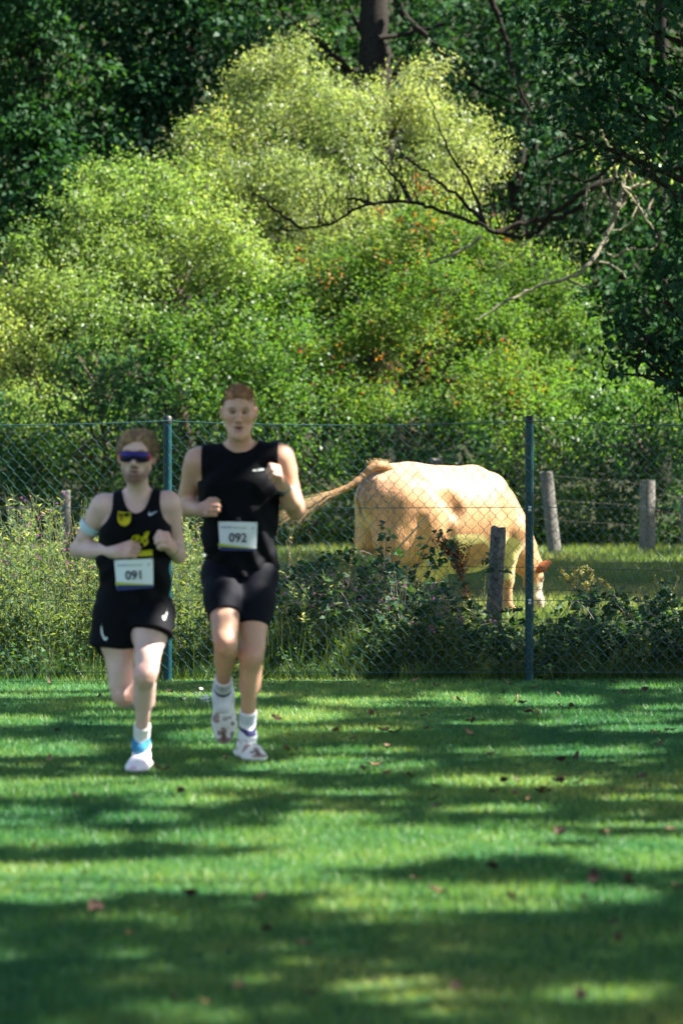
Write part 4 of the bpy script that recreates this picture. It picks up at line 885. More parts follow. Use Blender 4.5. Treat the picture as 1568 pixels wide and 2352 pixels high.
for i in range(120):
    k = RNG.uniform(.05, .35); p0 = path[int(k*(len(path)-1))]+RNG.normal(0, .02, 3)+[0, 0, .04]; hair(b, p0, p0+np.array([RNG.normal(-.025, .015), RNG.normal(0, .02), RNG.uniform(-.005, .025)]), p0+np.array([-.008, 0, .008]), .0016)
tf = b.build('tail_tuft', M_TAILH, tl); tf.matrix_parent_inverse = Matrix.Identity(4); tf['kind'] = 'stuff'
# ears
for s_ in (-1, 1):
    eo = (HO+HM @ np.array([-.03, s_*.09, .0]))*[.95, 1, 1.055]; tip = eo+np.array([.06, s_*.17, -.02]) if s_ > 0 else eo+np.array([.13, -.09, .085])
    b = MB(); q = smoothpath([eo, (eo+tip)/2+np.array([.0, 0, -.015]), tip], 6)
    wd = np.interp(np.linspace(0, 1, len(q)), [0, .2, .6, 1], [.024, .05, .058, .02]); T = nrm(np.gradient(q, axis=0)); up = nrm(np.cross(T, [1, 0, .15]))
    an = np.linspace(-1, 1, 7); rows = []
    for kk in range(len(q)): rows.append([q[kk]+up[kk]*wd[kk]*math.sin(a*1.3)/.96+np.array([1, 0, .0])*(-.03*math.cos(a*1.4)*wd[kk]/.05) for a in an])
    R_ = np.array(rows); i = np.arange(len(q)-1)[:, None]*7+np.arange(6)[None]; Fq = np.stack([i, i+1, i+8, i+7], -1).reshape(-1, 4)
    th = R_.reshape(-1, 3)+np.array([-.008, 0, 0]); b.add(R_.reshape(-1, 3), Fq); b.add(th, Fq[:, ::-1])
    for _ in range(170):
        kk = int(RNG.integers(1, len(q))); a = RNG.uniform(-1, 1); p0 = R_[kk, int((a+1)*3)]; e = p0+T[kk]*.012+nrm(RNG.normal(0, 1, 3))*.022+np.array([0, 0, -.012]); b.tube(np.array([p0, e]), [.0022, .0006], 3, cap=False)
    e_ = b.build('ear', M_EARH, cow, True); e_.matrix_parent_inverse = Matrix.Identity(4)

# ------------------------------------------------------------------ runners
SKIN = np.array([.60, .36, .255])
M_SKIN = colmat('skin', .48, .4, .04, 250, noise=.05, nscale=25, sss=.08)
M_CLOTH = plain('black_fabric', (.0032, .0036, .0056), .72, spec=.1, noise=.2, nscale=8, bump=.25, bscale=500)
M_NAVY = plain('navy_tights', (.0032, .004, .009), .68, spec=.12, noise=.2, nscale=8, bump=.2, bscale=500)
M_WHITE = plain('white_paper', (.78, .80, .80), .7, spec=.2)
M_INK = plain('dark_ink', (.02, .018, .045), .6)
M_BAND = plain('bib_navy', (.02, .03, .13), .6); M_LIME = plain('bib_lime', (.45, .50, .04), .6); M_HEADG = plain('bib_grey_green', (.45, .52, .36), .6); M_HEADB = plain('bib_blue_grey', (.30, .34, .48), .6)
M_LOGO = plain('reflective_print', (.75, .80, .78), .4); M_YELLOW = plain('yellow_print', (.62, .52, .01), .6)
M_SOCKW = colmat('sock_knit', .85, .1, .3, 400); M_SHOE = colmat('shoe_upper', .6, .3, .25, 300)
M_SHADES = None
def frame(fwd, up):
    """columns: forward, left side, up"""
    a = nrm(fwd); b_ = nrm(np.cross(up, a)); return np.stack([a, b_, np.cross(a, b_)], 1)
def hand(c, wr, tgt, palm, thumb, sc_=1.0, curl=1.0):
    """half-closed fist: four curled fingers of unequal length and a thumb; palm = side the fingers close on, thumb = side of the thumb"""
    e1 = nrm(np.asarray(tgt)-wr); e3 = nrm(np.asarray(palm)-e1*np.dot(palm, e1)); e2 = np.cross(e3, e1); e2 = e2 if np.dot(e2, thumb) > 0 else -e2
    M = np.stack([e1, e2, e3], 1)
    def q(a, b_, ra, rb, k=.006): c(np.array(a)*sc_, np.array(b_)*sc_, ra*sc_, rb*sc_, k, M=M, o=np.asarray(wr, float))
    q((-.01, 0, 0), (.03, 0, 0), .026, .028, .02)
    for yy, ln in ((.031, .92), (.011, 1.0), (-.010, .96), (-.030, .82)):
        q((.015, yy*.7, .0), (.085*ln+.004, yy, 0), .014, .0125, .012)
        k1 = (.085*ln+.004, yy, 0.0); k2 = (k1[0]+.022*ln, yy*.98, .034*ln*curl); k3 = (k2[0]-.020*curl, yy*.95, k2[2]+.022*ln); k4 = (k3[0]-.022*curl, yy*.93, k3[2]-.006)
        q(k1, k2, .0118, .0105, .004); q(k2, k3, .0105, .0098, .003); q(k3, k4, .0098, .0085, .003)
    q((.05, .0, .018), (.075, .0, .022), .022, .020, .012); q((.05, -.02, .014), (.07, -.02, .018), .018, .016, .012); q((.05, .018, .016), (.072, .018, .02), .018, .016, .012)
    q((.022, .025, .012), (.055, .048, .024), .017, .0135, .01); q((.055, .048, .024), (.082, .046, .036), .0125, .0110, .004); q((.082, .046, .036), (.104, .036, .040), .0110, .0088, .003)
def head_shape(c, HO_, HM_, kk=1.0, jaw=1.0):
    def q(a, b_, ra, rb, k, asp=(1, 1, 1), neg=False): c(np.array(a)*kk, np.array(b_)*kk, ra*kk, rb*kk, k, asp, neg, M=HM_, o=HO_)
    q((0, .018, .030), (0, .012, .035), .082, .082, .02, (.92, 1.17, 1.03))
    q((0, -.03, .03), (0, -.034, -.074), .066, .052, .03, (1.0, .98, 1))
    for s_ in (-1, 1):
        q((s_*.054, .0, -.05), (s_*.024*jaw, -.058, -.106), .019, .019, .025)
        q((s_*.044, -.052, -.012), (s_*.052, -.03, -.008), .019, .021, .03)
        q((s_*.031, -.094, .013), (s_*.034, -.092, .013), .0165, .0165, .010, (1.2, 1, .8), True)
        q((s_*.032, -.072, .012), (s_*.033, -.072, .012), .0130, .0130, .004)
        q((s_*.012, -.088, .031), (s_*.046, -.078, .033), .0105, .009, .010)
        q((s_*.010, -.096, -.034), (s_*.012, -.094, -.034), .0085, .008, .006)
        q((s_*.085, .012, .014), (s_*.081, .004, -.022), .018, .012, .008, (.62, 1.15, 1.2))
        q((s_*.094, -.006, .008), (s_*.094, -.006, -.006), .009, .007, .008, (.6, 1, 1.2), True)
    q((0, -.086, .022), (0, -.112, -.026), .0085, .0125, .010)
    q((-.019, -.083, -.0575), (.019, -.083, -.0575), .0075, .0075, .008); q((-.016, -.081, -.0815), (.016, -.081, -.0815), .0085, .0085, .008)
    q((-.018, -.096, -.0680), (.018, -.096, -.0680), .0075, .0075, .004, (1, 1.8, .8), True)
    q((0, -.072, -.108), (0, -.072, -.112), .022, .022, .02)
def build_runner(R):
    J = {k: at(u, v, R['y']+dy) for k, (u, v, dy) in R['J'].items()}
    root = empty('person', (J['pel'][0], R['y'], 0)); tag(root, R['label'], 'person')
    lo = np.min(list(J.values()), axis=0)-.22; hi = np.max(list(J.values()), axis=0)+.24; lo[2] = max(lo[2], -.02)
    ms = (J['shR']+J['shL'])/2; pel = J['pel']; m_ = R['muscle']; W = R['chest']
    HO_ = J['head']; ry, rx, rz = R['headrot']
    HM_ = np.array(Matrix.Rotation(rz, 3, 'Z') @ Matrix.Rotation(rx, 3, 'X') @ Matrix.Rotation(ry, 3, 'Y'))
    def L(a, b_, t): return a+(b_-a)*t
    def torso(fd, e, k=.04, arms=True):
        c = fd.cap
        c(ms+[0, .015, -.10], L(ms, pel, .5), W+e, W*.9+e, k, (1, .68, 1))
        c(L(ms, pel, .4), pel+[0, .01, .03], W*.9+e, W*.92+e, k, (1, .70, 1))
        c(J['shR']+[.02, 0, -.005], J['shL']+[-.02, 0, -.005], .055*m_+e, .055*m_+e, k, (1, .95, 1))
        for s_, sh in ((-1, J['shR']), (1, J['shL'])):
            c(ms+[s_*.07, -.065, -.115], ms+[s_*.085, -.06, -.13], .075*m_+e*1.7, .07*m_+e*1.7, .04, (1, .62, .8))
            c(J['neck']+[s_*.02, .03, .005], L(J['neck'], sh, .75)+[0, .015, .0], .038*m_+e, .042*m_+e, .03)
            c(sh+[-s_*.07, .02, -.11], L(sh, pel, .4)+[s_*.005, .02, 0], .062*m_+e, .055+e, .05)
    # ---- body
    fd = Field(lo, hi, .0058, (HO_-np.array([.105, .125, .135]), HO_+np.array([.105, .03, .06]), .0027)); c = fd.cap
    torso(fd, 0)
    c(J['neck']+[0, .03, -.03], HO_+HM_ @ np.array([0, .02, -.06]), .066*R['neckr'], .058*R['neckr'], .03)
    head_shape(c, HO_, HM_, R['headk'])
    for sd in 'RL':
        sh, el, wr, hp, kn, an = (J[k+sd] for k in ('sh', 'el', 'wr', 'hip', 'kn', 'an'))
        c(sh, sh+(el-sh)*.22, .064*m_, .060*m_, .03); c(sh, el, .054*m_, .041*m_, .02)
        c(L(sh, el, .35)+[0, -.012, 0], L(sh, el, .7)+[0, -.016, 0], .045*m_, .039*m_, .014)
        d = nrm(wr-el); c(el, L(el, wr, .35), .041*m_, .045*m_, .02); c(L(el, wr, .35), wr, .044*m_, .0265, .02, (1, 1, 1))
        hand(c, wr, J['hd'+sd], R['palm'+sd], R['thumb'+sd], R.get('handk', 1.0), R.get('curl'+sd, 1.0))
        c(hp+[0, .03, 0], hp+[0, .07, -.02], .082*m_, .084*m_, .05)
        c(hp, L(hp, kn, .35), .092*R['leg'], .088*R['leg'], .04); c(L(hp, kn, .3), kn, .086*R['leg'], .054*R['leg'], .03)
        
        c(L(kn, hp, .12)+[-.025 if sd == 'R' else .025, -.02, 0], L(kn, hp, .3)+[0, -.02, 0], .036*R['leg'], .05*R['leg'], .03)
        c(kn+[0, -.012, 0], kn+[0, -.012, -.012], .049*R['leg'], .044*R['leg'], .02); c(kn+[0, -.046, .004], kn+[0, -.046, -.012], .022, .018, .012)
        c(kn, an, .048*R['leg'], .030*R['leg'], .03)
        bk = np.array([0, 1., 0])-nrm(an-kn)*np.dot([0, 1., 0], nrm(an-kn)); bk = nrm(bk)
        for s_ in (-1, 1): c(L(kn, an, .16)+bk*.018+[s_*.016, 0, 0], L(kn, an, .40)+bk*.018+[s_*.018, 0, 0], .040*R['leg'], .037*R['leg'], .018)
        c(an, an+nrm(an-kn)*.03, .034, .034, .02)
    V, F = fd.net(); n = len(V)
    col = np.tile(SKIN*R['tone'], (n, 1))*(.94+.12*vnoise(V, 18, 3)[:, None]); hl = ((V-HO_) @ HM_)/R['headk']; hx, hy, hz_ = hl.T
    inh = (np.abs(hx) < .12) & (hz_ > -.16) & (hz_ < .16) & (np.abs(hy) < .16)
    def blob(p, r, s=1.6):
        q = (hl-np.asarray(p))/np.asarray(r); return sstep(s, .4, np.linalg.norm(q, axis=1))*inh
    red = np.array([.52, .20, .15])
    col = mixc(col, red, .55*np.maximum(blob((.085, .0, -.005), (.02, .03, .04)), blob((-.085, .0, -.005), (.02, .03, .04))))
    col = mixc(col, red, .15*np.maximum(blob((.045, -.07, -.03), (.022, .03, .02)), blob((-.045, -.07, -.03), (.022, .03, .02))))
    col = mixc(col, red, .35*blob((0, -.105, -.028), (.014, .02, .012)))
    col = mixc(col, (.36, .12, .11), .8*np.maximum(blob((0, -.09, -.0575), (.022, .02, .005)), blob((0, -.09, -.0815), (.018, .02, .007))))
    col = mixc(col, (.03, .008, .008), .97*blob((0, -.085, -.0680), (.020, .03, .0052), 1.5))
    for s_ in (-1, 1):
        col = mixc(col, R['brow'], .92*blob((s_*.031, -.082, .035), (.020, .03, .0052), 1.5))
        col = mixc(col, (.20, .09, .075), .75*blob((s_*.031, -.082, .016), (.017, .025, .010)))  # eye sockets darkened in the skin colour, standing in for shade
        col = mixc(col, (.03, .018, .015), .92*blob((s_*.032, -.085, .0085), (.013, .025, .0034), 1.5))
        col = mixc(col, (.08, .028, .022), .85*blob((s_*.009, -.098, -.0405), (.006, .016, .0042)))
    if R['beard'] is not None:
        bw = blob((0, -.08, -.095), (.045, .05, .028))+.8*blob((0, -.092, -.047), (.026, .02, .007))+.7*np.maximum(blob((.05, -.03, -.075), (.02, .04, .03)), blob((-.05, -.03, -.075), (.02, .04, .03)))
        bw = np.clip(bw, 0, 1)*(1-blob((0, -.09, -.068), (.018, .03, .011))); col = mixc(col, R['beard'], .95*np.clip(bw*1.3*(.75+.5*vnoise(V, 160, 8)), 0, 1))
    for sd in 'RL':
        kd = np.linalg.norm(V-(J['kn'+sd]+[0, -.03, 0]), axis=1); col = mixc(col, (.56, .24, .17), .5*sstep(.075, .02, kd))
        hd = np.linalg.norm(V-(J['wr'+sd]*.35+J['hd'+sd]*.65), axis=1); col = mixc(col, (.60, .29, .22), .55*sstep(.085, .03, hd))
        ed = np.linalg.norm(V-J['el'+sd], axis=1); col = mixc(col, (.55, .26, .19), .35*sstep(.06, .02, ed))
    obj('body', mesh_from('body', V, F, True, None, col), M_SKIN, root)
    # ---- hair
    hf = Field(HO_-.17, HO_+.19, .0036); k_ = R['headk']
    def q(a, b_, ra, rb, k, asp=(1, 1, 1), neg=False): hf.cap(np.array(a)*k_, np.array(b_)*k_, ra*k_, rb*k_, k, asp, neg, M=HM_, o=HO_)
    R['hair'](q)
    X, Y, Z = np.meshgrid(*hf.ax, indexing='ij'); Pg = np.stack([X, Y, Z], -1); near = np.abs(hf.v) < .03
    nv = np.zeros(hf.v.shape, np.float32); pl = ((Pg[near]-HO_) @ HM_)*R['hairstretch']; nv[near] = (vnoise(pl, 60, 5)-.5)*R['hairn']+(vnoise(pl, 150, 6)-.5)*R['hairn']*.6; hf.v += nv
    V2, F2 = hf.net(); hc = np.tile(np.array(R['haircol']), (len(V2), 1)); l2 = ((V2-HO_) @ HM_)*R['hairstretch']; hc *= (.55+.9*vnoise(l2, 70, 9))[:, None]
    hc = mixc(hc, np.array(R['hairside']), sstep(.06, .075, np.abs(((V2-HO_) @ HM_)[:, 0]))*.8)
    hb = MB(); sel = RNG.choice(len(V2), 2200); cen = HO_+HM_ @ np.array([0, .02, .03])
    for i_ in sel:
        o_ = nrm(V2[i_]-cen); l_ = R['strand']*RNG.uniform(.4, 1.2); g_ = nrm(o_*.28+HM_ @ np.array(R['sweep'])*.8+RNG.normal(0, .25, 3)); hb.tube(np.array([V2[i_]-o_*.004, V2[i_]+g_*l_*.5, V2[i_]+g_*l_+o_*.002]), [.0015, .0011, .0005], 3, cap=False)
    nV = np.concatenate(hb.V); hc = np.vstack([hc, np.repeat(hc[sel]*RNG.uniform(.7, 1.6, (len(sel), 1)), 9, 0)]); F2 = np.vstack([F2, np.concatenate(hb.F[4])+len(V2)]); V2 = np.vstack([V2, nV])
    ho = obj('hair', mesh_from('hair', V2, F2, True, None, hc), colmat('hair', .6, .3, .5, 120), root)
    # ---- shirt
    f2 = Field(np.array([min(J['shR'][0], pel[0]-.26)-.1, ms[1]-.26, pel[2]-.22]), np.array([max(J['shL'][0], pel[0]+.26)+.1, ms[1]+.3, J['neck'][2]+.12]), .0056)
    torso(f2, R['loose'], .05)
    for sh, s_ in ((J['shR'], 1), (J['shL'], -1)):
        if R['capsleeve']: f2.cap(sh, sh+[s_*.06, 0, 0], .064*m_+.009, .06*m_+.009, .03)
    f2.cap(L(ms, pel, .55), pel+[0, .01, -.06], W*.93+R['loose']+.004, W*.97+R['loose']+.012, .05, (1, .74, 1))
    X, Y, Z = f2.grid((slice(None),)*3)
    fold = .0065*np.sin(36*(Z*.9+X*.55)+5*np.sin(9*X+3*Y))*np.clip((ms[2]-.12-Z)/.2, 0, 1)+.0025*np.sin(55*(Z*.4-X)+4*np.sin(13*Z))
    f2.v = f2.v+fold.astype(np.float32)
    f2.v = np.maximum(f2.v, R['shirtcut'](X, Y, Z, J, ms).astype(np.float32))
    V3, F3 = f2.net(); obj('shirt', mesh_from('shirt', V3, F3, True), M_CLOTH, root)
    def surf(x, z):
        i = np.clip(((x-f2.ax[0][0])/f2.h).round().astype(int), 0, len(f2.ax[0])-1); k = np.clip(((z-f2.ax[2][0])/f2.h).round().astype(int), 0, len(f2.ax[2])-1)
        colv = f2.v[i, :, k]; j = np.argmax(colv < 0, axis=1); return f2.ax[1][j]
    # ---- shorts
    f3 = Field(np.array([pel[0]-.36, pel[1]-.45, .45]), np.array([pel[0]+.36, pel[1]+.34, pel[2]+.16]), .0056)
    R['shorts'](f3, J, pel, W)
    X, Y, Z = f3.grid((slice(None),)*3)
    f3.v = f3.v+(R['shortfold']*np.sin(40*(X*.8+Z*.6)+4*np.sin(11*Z+5*X))).astype(np.float32)
    f3.v = np.maximum(f3.v, (Z-(pel[2]+.10)).astype(np.float32)+0*X)
    V4, F4 = f3.net(); so = obj('shorts', mesh_from('shorts', V4, F4, True), R['shortmat'], root)
    # ---- socks and shoes
    for sd in 'RL':
        kn, an = J['kn'+sd], J['an'+sd]; top = an+(kn-an)*R['sock']
        fs = Field(np.minimum(an, top)-.12, np.maximum(an, top)+.12, .0042)
        fs.cap(an, L(an, kn, .36), .038*1.0, .046*R['leg'], .02, cut=(top, kn-an)); fs.cap(an, an+nrm(R['foot'+sd])*.06, .042, .034, .03)
        Vs, Fs_ = fs.net(); t = (Vs-an) @ nrm(kn-an); cs = R['sockcol'](t, np.linalg.norm(top-an)); obj('sock', mesh_from('sock', Vs, Fs_, True, None, cs), M_SOCKW, root)
        up = R['footup'+sd]; M = frame(R['foot'+sd], up); oo = an-M[:, 2]*R.get('ankleh', .095)
        fh = Field(an-.33, an+.33, .0046); fh.v[:] = .3; r = R.get('shoek', 1.0)
        def sq(a, b_, ra, rb, k=.02, asp=(1, 1, 1)): fh.cap(np.array(a)*r, np.array(b_)*r, ra*r, rb*r, k, asp, M=M, o=oo)
        sq((-.055, 0, .055), (-.02, 0, .06), .038, .042, .03); sq((-.02, 0, .065), (-.01, 0, .10), .042, .040, .02); sq((.02, 0, .055), (.12, 0, .04), .044, .040, .03, (1, 1.02, .9)); sq((.12, .004, .036), (.175, .0, .032), .040, .028, .03, (1, 1.05, .8))
        sq((-.065, 0, .018), (-.02, 0, .018), .060, .062, .015, (1, .78, .34)); sq((0, 0, .018), (.13, .004, .018), .06, .068, .02, (1, .76, .34)); sq((.13, .004, .02), (.175, 0, .026), .066, .05, .02, (1, .76, .34))
        X, Y, Z = fh.grid((slice(None),)*3); zl = (X-oo[0])*M[0, 2]+(Y-oo[1])*M[1, 2]+(Z-oo[2])*M[2, 2]; fh.v = np.maximum(fh.v, -zl.astype(np.float32))
        Vh, Fh = fh.net(); l = ((Vh-oo) @ M)/r; cs = R['shoecol'](l, Vh)
        lace = (np.abs(np.sin(l[:, 0]*150)) > .55)*(l[:, 0] > .025)*(l[:, 0] < .115)*(np.abs(l[:, 1]) < .022)*(l[:, 2] > .06); cs = mixc(cs, (.85, .85, .82), lace*.8)
        obj('shoe', mesh_from('shoe', Vh, Fh, True, None, cs), M_SHOE, root)
    # ---- things printed on or pinned to the shirt
    def fit(x0, x1, z0, z1):
        X, Z = np.meshgrid(np.linspace(x0, x1, 9), np.linspace(z0, z1, 7)); x, z = X.ravel(), Z.ravel(); y = surf(x, z)
        B = lambda x, z: np.stack([np.ones_like(x), x-x0, z-z0, (x-x0)**2, (z-z0)**2, (x-x0)*(z-z0)], 1)
        k = np.linalg.lstsq(B(x, z), y, rcond=None)[0]; off = max(0, np.max(B(x, z) @ k-y)); return lambda x, z: B(np.atleast_1d(x), np.atleast_1d(z)) @ k-off*.8
    def patch(name, poly, sf, off, mat, parent, thick=.0015):
        """flat print: polygon in photograph pixels laid on the cloth"""
        d = R['y']-.14; P = np.array([at(u, v, d) for u, v in poly]); x, z = P[:, 0], P[:, 2]
        V = np.stack([x, sf(x, z)-off, z], 1); V2 = V+np.array([0, thick, 0]); m = len(V)
        Fs = [np.arange(m)[None], np.arange(m)[None, ::-1]+m, np.array([[i, (i+1) % m, (i+1) % m+m, i+m] for i in range(m)])]
        return obj(name, mesh_from(name, np.vstack([V, V2]), Fs), mat, parent)
    def strip(name, top, bot, sf, off, mat, parent):
        d = R['y']-.14; P = np.array([at(u, v, d) for u, v in list(top)+list(bot)]); x, z = P[:, 0], P[:, 2]; m = len(top); i = np.arange(m-1)
        return obj(name, mesh_from(name, np.stack([x, sf(x, z)-off, z], 1), np.stack([i, i+1, i+1+m, i+m], 1)), mat, parent)
    def grid_patch(name, tl, tr, br_, bl, sf, off, mat, parent, nn=10):
        d = R['y']-.14; s_, t_ = np.meshgrid(np.linspace(0, 1, nn), np.linspace(0, 1, nn)); s_, t_ = s_.ravel()[:, None], t_.ravel()[:, None]
        uv = (np.array(tl)*(1-s_)+np.array(tr)*s_)*(1-t_)+(np.array(bl)*(1-s_)+np.array(br_)*s_)*t_
        P = np.array([at(u, v, d) for u, v in uv]); x, z = P[:, 0], P[:, 2]; V = np.stack([x, sf(x, z)-off+.0015*np.sin(s_[:, 0]*7+t_[:, 0]*4), z], 1)
        i = (np.arange(nn-1)[:, None]*nn+np.arange(nn-1)[None]).ravel(); Fq = np.stack([i, i+1, i+nn+1, i+nn], 1); m = nn*nn
        return obj(name, mesh_from(name, np.vstack([V, V+[0, .0012, 0]]), [Fq, Fq[:, ::-1]+m], True), mat, parent)
    def text(name, body, u, v, hpx, sf, off, mat, parent, bold=.012, rot=0, squeeze=1.0):
        cu = bpy.data.curves.new('t', 'FONT'); cu.body = body; cu.align_x = 'CENTER'; cu.align_y = 'CENTER'; cu.size = 1; cu.offset = bold; cu.resolution_u = 3
        to = bpy.data.objects.new('t', cu); C.objects.link(to); dg = bpy.context.evaluated_depsgraph_get(); me = bpy.data.meshes.new_from_object(to.evaluated_get(dg))
        bpy.data.objects.remove(to)
        co = np.zeros(len(me.vertices)*3); me.vertices.foreach_get('co', co); co = co.reshape(-1, 3)
        k = hpx/.7; cx = co[:, 0]*squeeze*math.cos(rot)-co[:, 1]*math.sin(rot); cz = co[:, 1]*math.cos(rot)+co[:, 0]*squeeze*math.sin(rot)
        P = np.array([at(u+a*k, v-b_*k, R['y']-.14) for a, b_ in zip(cx, cz)]); x, z = P[:, 0], P[:, 2]
        V = np.stack([x, sf(x, z)-off, z], 1).astype(np.float32); me.vertices.foreach_set('co', V.ravel()); me.update()
        me.name = name; return obj(name, me, mat, parent)
    R['prints'](dict(J=J, fit=fit, patch=patch, grid=grid_patch, text=text, strip=strip, root=root, shorts=so, HO=HO_, HM=HM_, hair=ho, L=L, f3=f3))
    return root, J
def bib(E, num, tl, tr, br_, bl, lb, rb):
    """race bib: white sheet, number, slanted lime line, navy foot, small header marks"""
    p0 = at(tl[0]-4, lb[1]+6, 13.6); p1 = at(tr[0]+4, tl[1]-4, 13.6); sf = E['fit'](p0[0], p1[0], p0[2], p1[2])
    bo = E['grid']('race_bib', tl, tr, rb, lb, sf, .006, M_WHITE, E['root'])
    I = lambda s_, t_: tuple((np.array(tl)*(1-s_)+np.array(tr)*s_)*(1-t_)+(np.array(bl)*(1-s_)+np.array(br_)*s_)*t_)
    Lb, Rb = np.array(lb, float), np.array(rb, float)
    n = 9; ss = np.linspace(.004, .996, n)
    E['strip']('lime_line', [I(a, .975-.05*(1-a)) for a in ss], [I(a, .985+.07*(1-a)) for a in ss], sf, .0108, M_LIME, bo)
    E['strip']('navy_foot', [I(a, .98+.06*(1-a)) for a in ss], [tuple(Lb*(1-a)+Rb*a+np.array([0, .6])) for a in ss], sf, .0100, M_BAND, bo)
    c = I(.5, .64); E['text']('number', num, c[0]+1, c[1], (bl[1]-tl[1])*.37, sf, .012, M_INK, bo, .02, math.atan2(tl[1]-tr[1], tr[0]-tl[0]), .98)
    h = (bl[1]-tl[1])
    for k in range(8):     # illegible small header lettering: dark word, pale word, emblem
        a = .075+k*.037; q = [I(a, .20), I(a+.024, .20), I(a+.024, .265-.02*(k % 2)), I(a, .265-.02*(k % 2))]; E['patch']('header_mark', q, sf, .009, M_HEADB, bo)
    for k in range(8):
        a = .39+k*.044; q = [I(a, .205), I(a+.032, .205), I(a+.032, .27-.02*(k % 2)), I(a, .27-.02*(k % 2))]; E['patch']('header_mark', q, sf, .009, M_HEADG, bo)
    E['patch']('header_emblem', [I(.86, .27), I(.88, .19), I(.905, .16), I(.915, .19), I(.90, .25)], sf, .009, M_HEADB, bo)
    for k, (s_, t_) in enumerate(((.03, .05), (.97, .05), (.03, 1.12), (.97, .99))):
        q = I(s_, t_); E['patch']('safety_pin', [(q[0]-1.6, q[1]-1.2), (q[0]+1.6, q[1]-2), (q[0]+1.8, q[1]+1.2), (q[0]-1.4, q[1]+2)], sf, .0098, M_STEEL, bo)
def swoosh(E, name, pts, sf, parent): return E['patch'](name, pts, sf, .004, M_LOGO, parent)

# ---- taller runner, bib 092
def hairA(q):
    q((0, .020, .034), (0, .014, .040), .0865, .0865, .012, (.93, 1.17, 1.03)); q((0, -.04, .094), (0, .02, .108), .05, .054, .02, (1.12, 1, .62))
    q((0, -.10, .0), (0, -.10, .032), .072, .056, .012, (.98, .9, 1.0), True); q((0, -.13, -.03), (0, -.13, .03), .07, .07, .01, (1.5, 1, 1), True)
    q((0, .0, -.12), (0, .0, -.07), .09, .07, .01, (1.4, 1.6, 1), True)
    for s_ in (-1, 1): q((s_*.085, -.03, -.05), (s_*.088, -.03, -.01), .028, .026, .008, (1, 1.3, 1), True)
def cutA(X, Y, Z, J, ms):
    xc = ms[0]+.003; nb = J['neck'][2]
    front = np.hypot((X-xc)/.092, np.maximum(0, nb+.055-Z)/.074)-1; neck = np.where(Y < ms[1]+.035, -front*.05, (Z-(nb+.02)))
    arm = np.abs(X-xc)-(.187+.03*np.clip((ms[2]-.06-Z)/.1, 0, 1)**2*0+np.clip((ms[2]-.10-Z)/.05, 0, 1)*.2)
    return np.maximum(np.maximum(neck, arm), (J['pel'][2]+.005)-Z+.012*np.sin(X*30))
def shortsA(f3, J, pel, W):
    c = f3.cap; e = .008
    c(pel+[0, .01, .06], pel+[0, .015, -.03], W*.88+e, W*.88+e, .04, (1, .74, 1))
    for sd in 'RL':
        hp, kn = J['hip'+sd], J['kn'+sd]; k = .62 if sd == 'L' else .60; hem = hp+(kn-hp)*k
        c(hp+[0, .03, 0], hp+[0, .07, -.02], .099, .098, .05); c(hp, hp+(kn-hp)*.35, .097, .095, .04, cut=(hem, kn-hp)); c(hp+(kn-hp)*.3, kn, .094, .065, .03, cut=(hem, kn-hp))
def printsA(E):
    J = E['J']; bib(E, '092', (500.5, 1198), (591, 1199.5), (589.5, 1262), (500.5, 1252), (505, 1264), (588, 1265))
    p0 = at(575, 1090, 13.75); p1 = at(612, 1065, 13.75); sf = E['fit'](p0[0], p1[0], p0[2], p1[2]); k = []
    E['patch']('chest_logo', [(581, 1082), (584.5, 1076.5), (590.5, 1081.3)], sf, .004, M_LOGO, E['root'])
    for i in range(5): E['patch']('chest_logo', [(591.5+i*3.1, 1081.2-i*.35), (591.5+i*3.1, 1076.6-i*.35), (593.6+i*3.1, 1076.3-i*.35), (593.6+i*3.1, 1080.9-i*.35)], sf, .004, M_LOGO, E['root'])
    p0 = at(464, 1286, 13.9); p1 = at(482, 1262, 13.9); sf = E['fit'](p0[0], p1[0], p0[2], p1[2]); a = np.linspace(0, 6.28, 13)[:-1]
    E['patch']('hem_tag', [(471+4.4*math.cos(x), 1274.5+3.6*math.sin(x)) for x in a], sf, .004, M_LOGO, E['root'])
    wr, el = J['wrL'], J['elL']; d = nrm(wr-el); b = MB(); c0 = wr-d*.035; t = np.linspace(-1, 1, 5); b.tube(c0+d*t[:, None]*.011, np.array([.0305, .0335, .0345, .0338, .031]), 18, cap=False)
    wt = b.build('watch', plain('watch_strap', (.10, .22, .24), .5), E['root'], True); b = MB(); o_ = np.array([-.3, -.8, .3]); o_ = nrm(o_-d*np.dot(o_, d)); b.tube(np.array([c0+o_*.028, c0+o_*.042]), [.019, .018], 16); b.build('watch_case', plain('watch_case', (.02, .025, .03), .25), wt, True)
def sockA(t, L_):
    c_ = np.tile((.74, .75, .80), (len(t), 1)); c_ = mixc(c_, (.04, .045, .12), sstep(.012, .007, np.abs(t-.052))); c_ = mixc(c_, (.30, .33, .46), .8*((t > L_-.055) & (t < L_-.012))*(np.sin(t*420) > .1)); return c_
def shoeA(l, V):
    c_ = np.tile((.70, .69, .64), (len(l), 1)); n_ = vnoise(l, 28, 4); c_ = mixc(c_, (.20, .075, .06), sstep(.53, .60, n_)*(l[:, 2] > .032)*.8); c_ = mixc(c_, (.10, .06, .04), sstep(.62, .68, vnoise(l, 45, 9))*(l[:, 0] > .09)*(l[:, 2] > .03)*.8); return c_
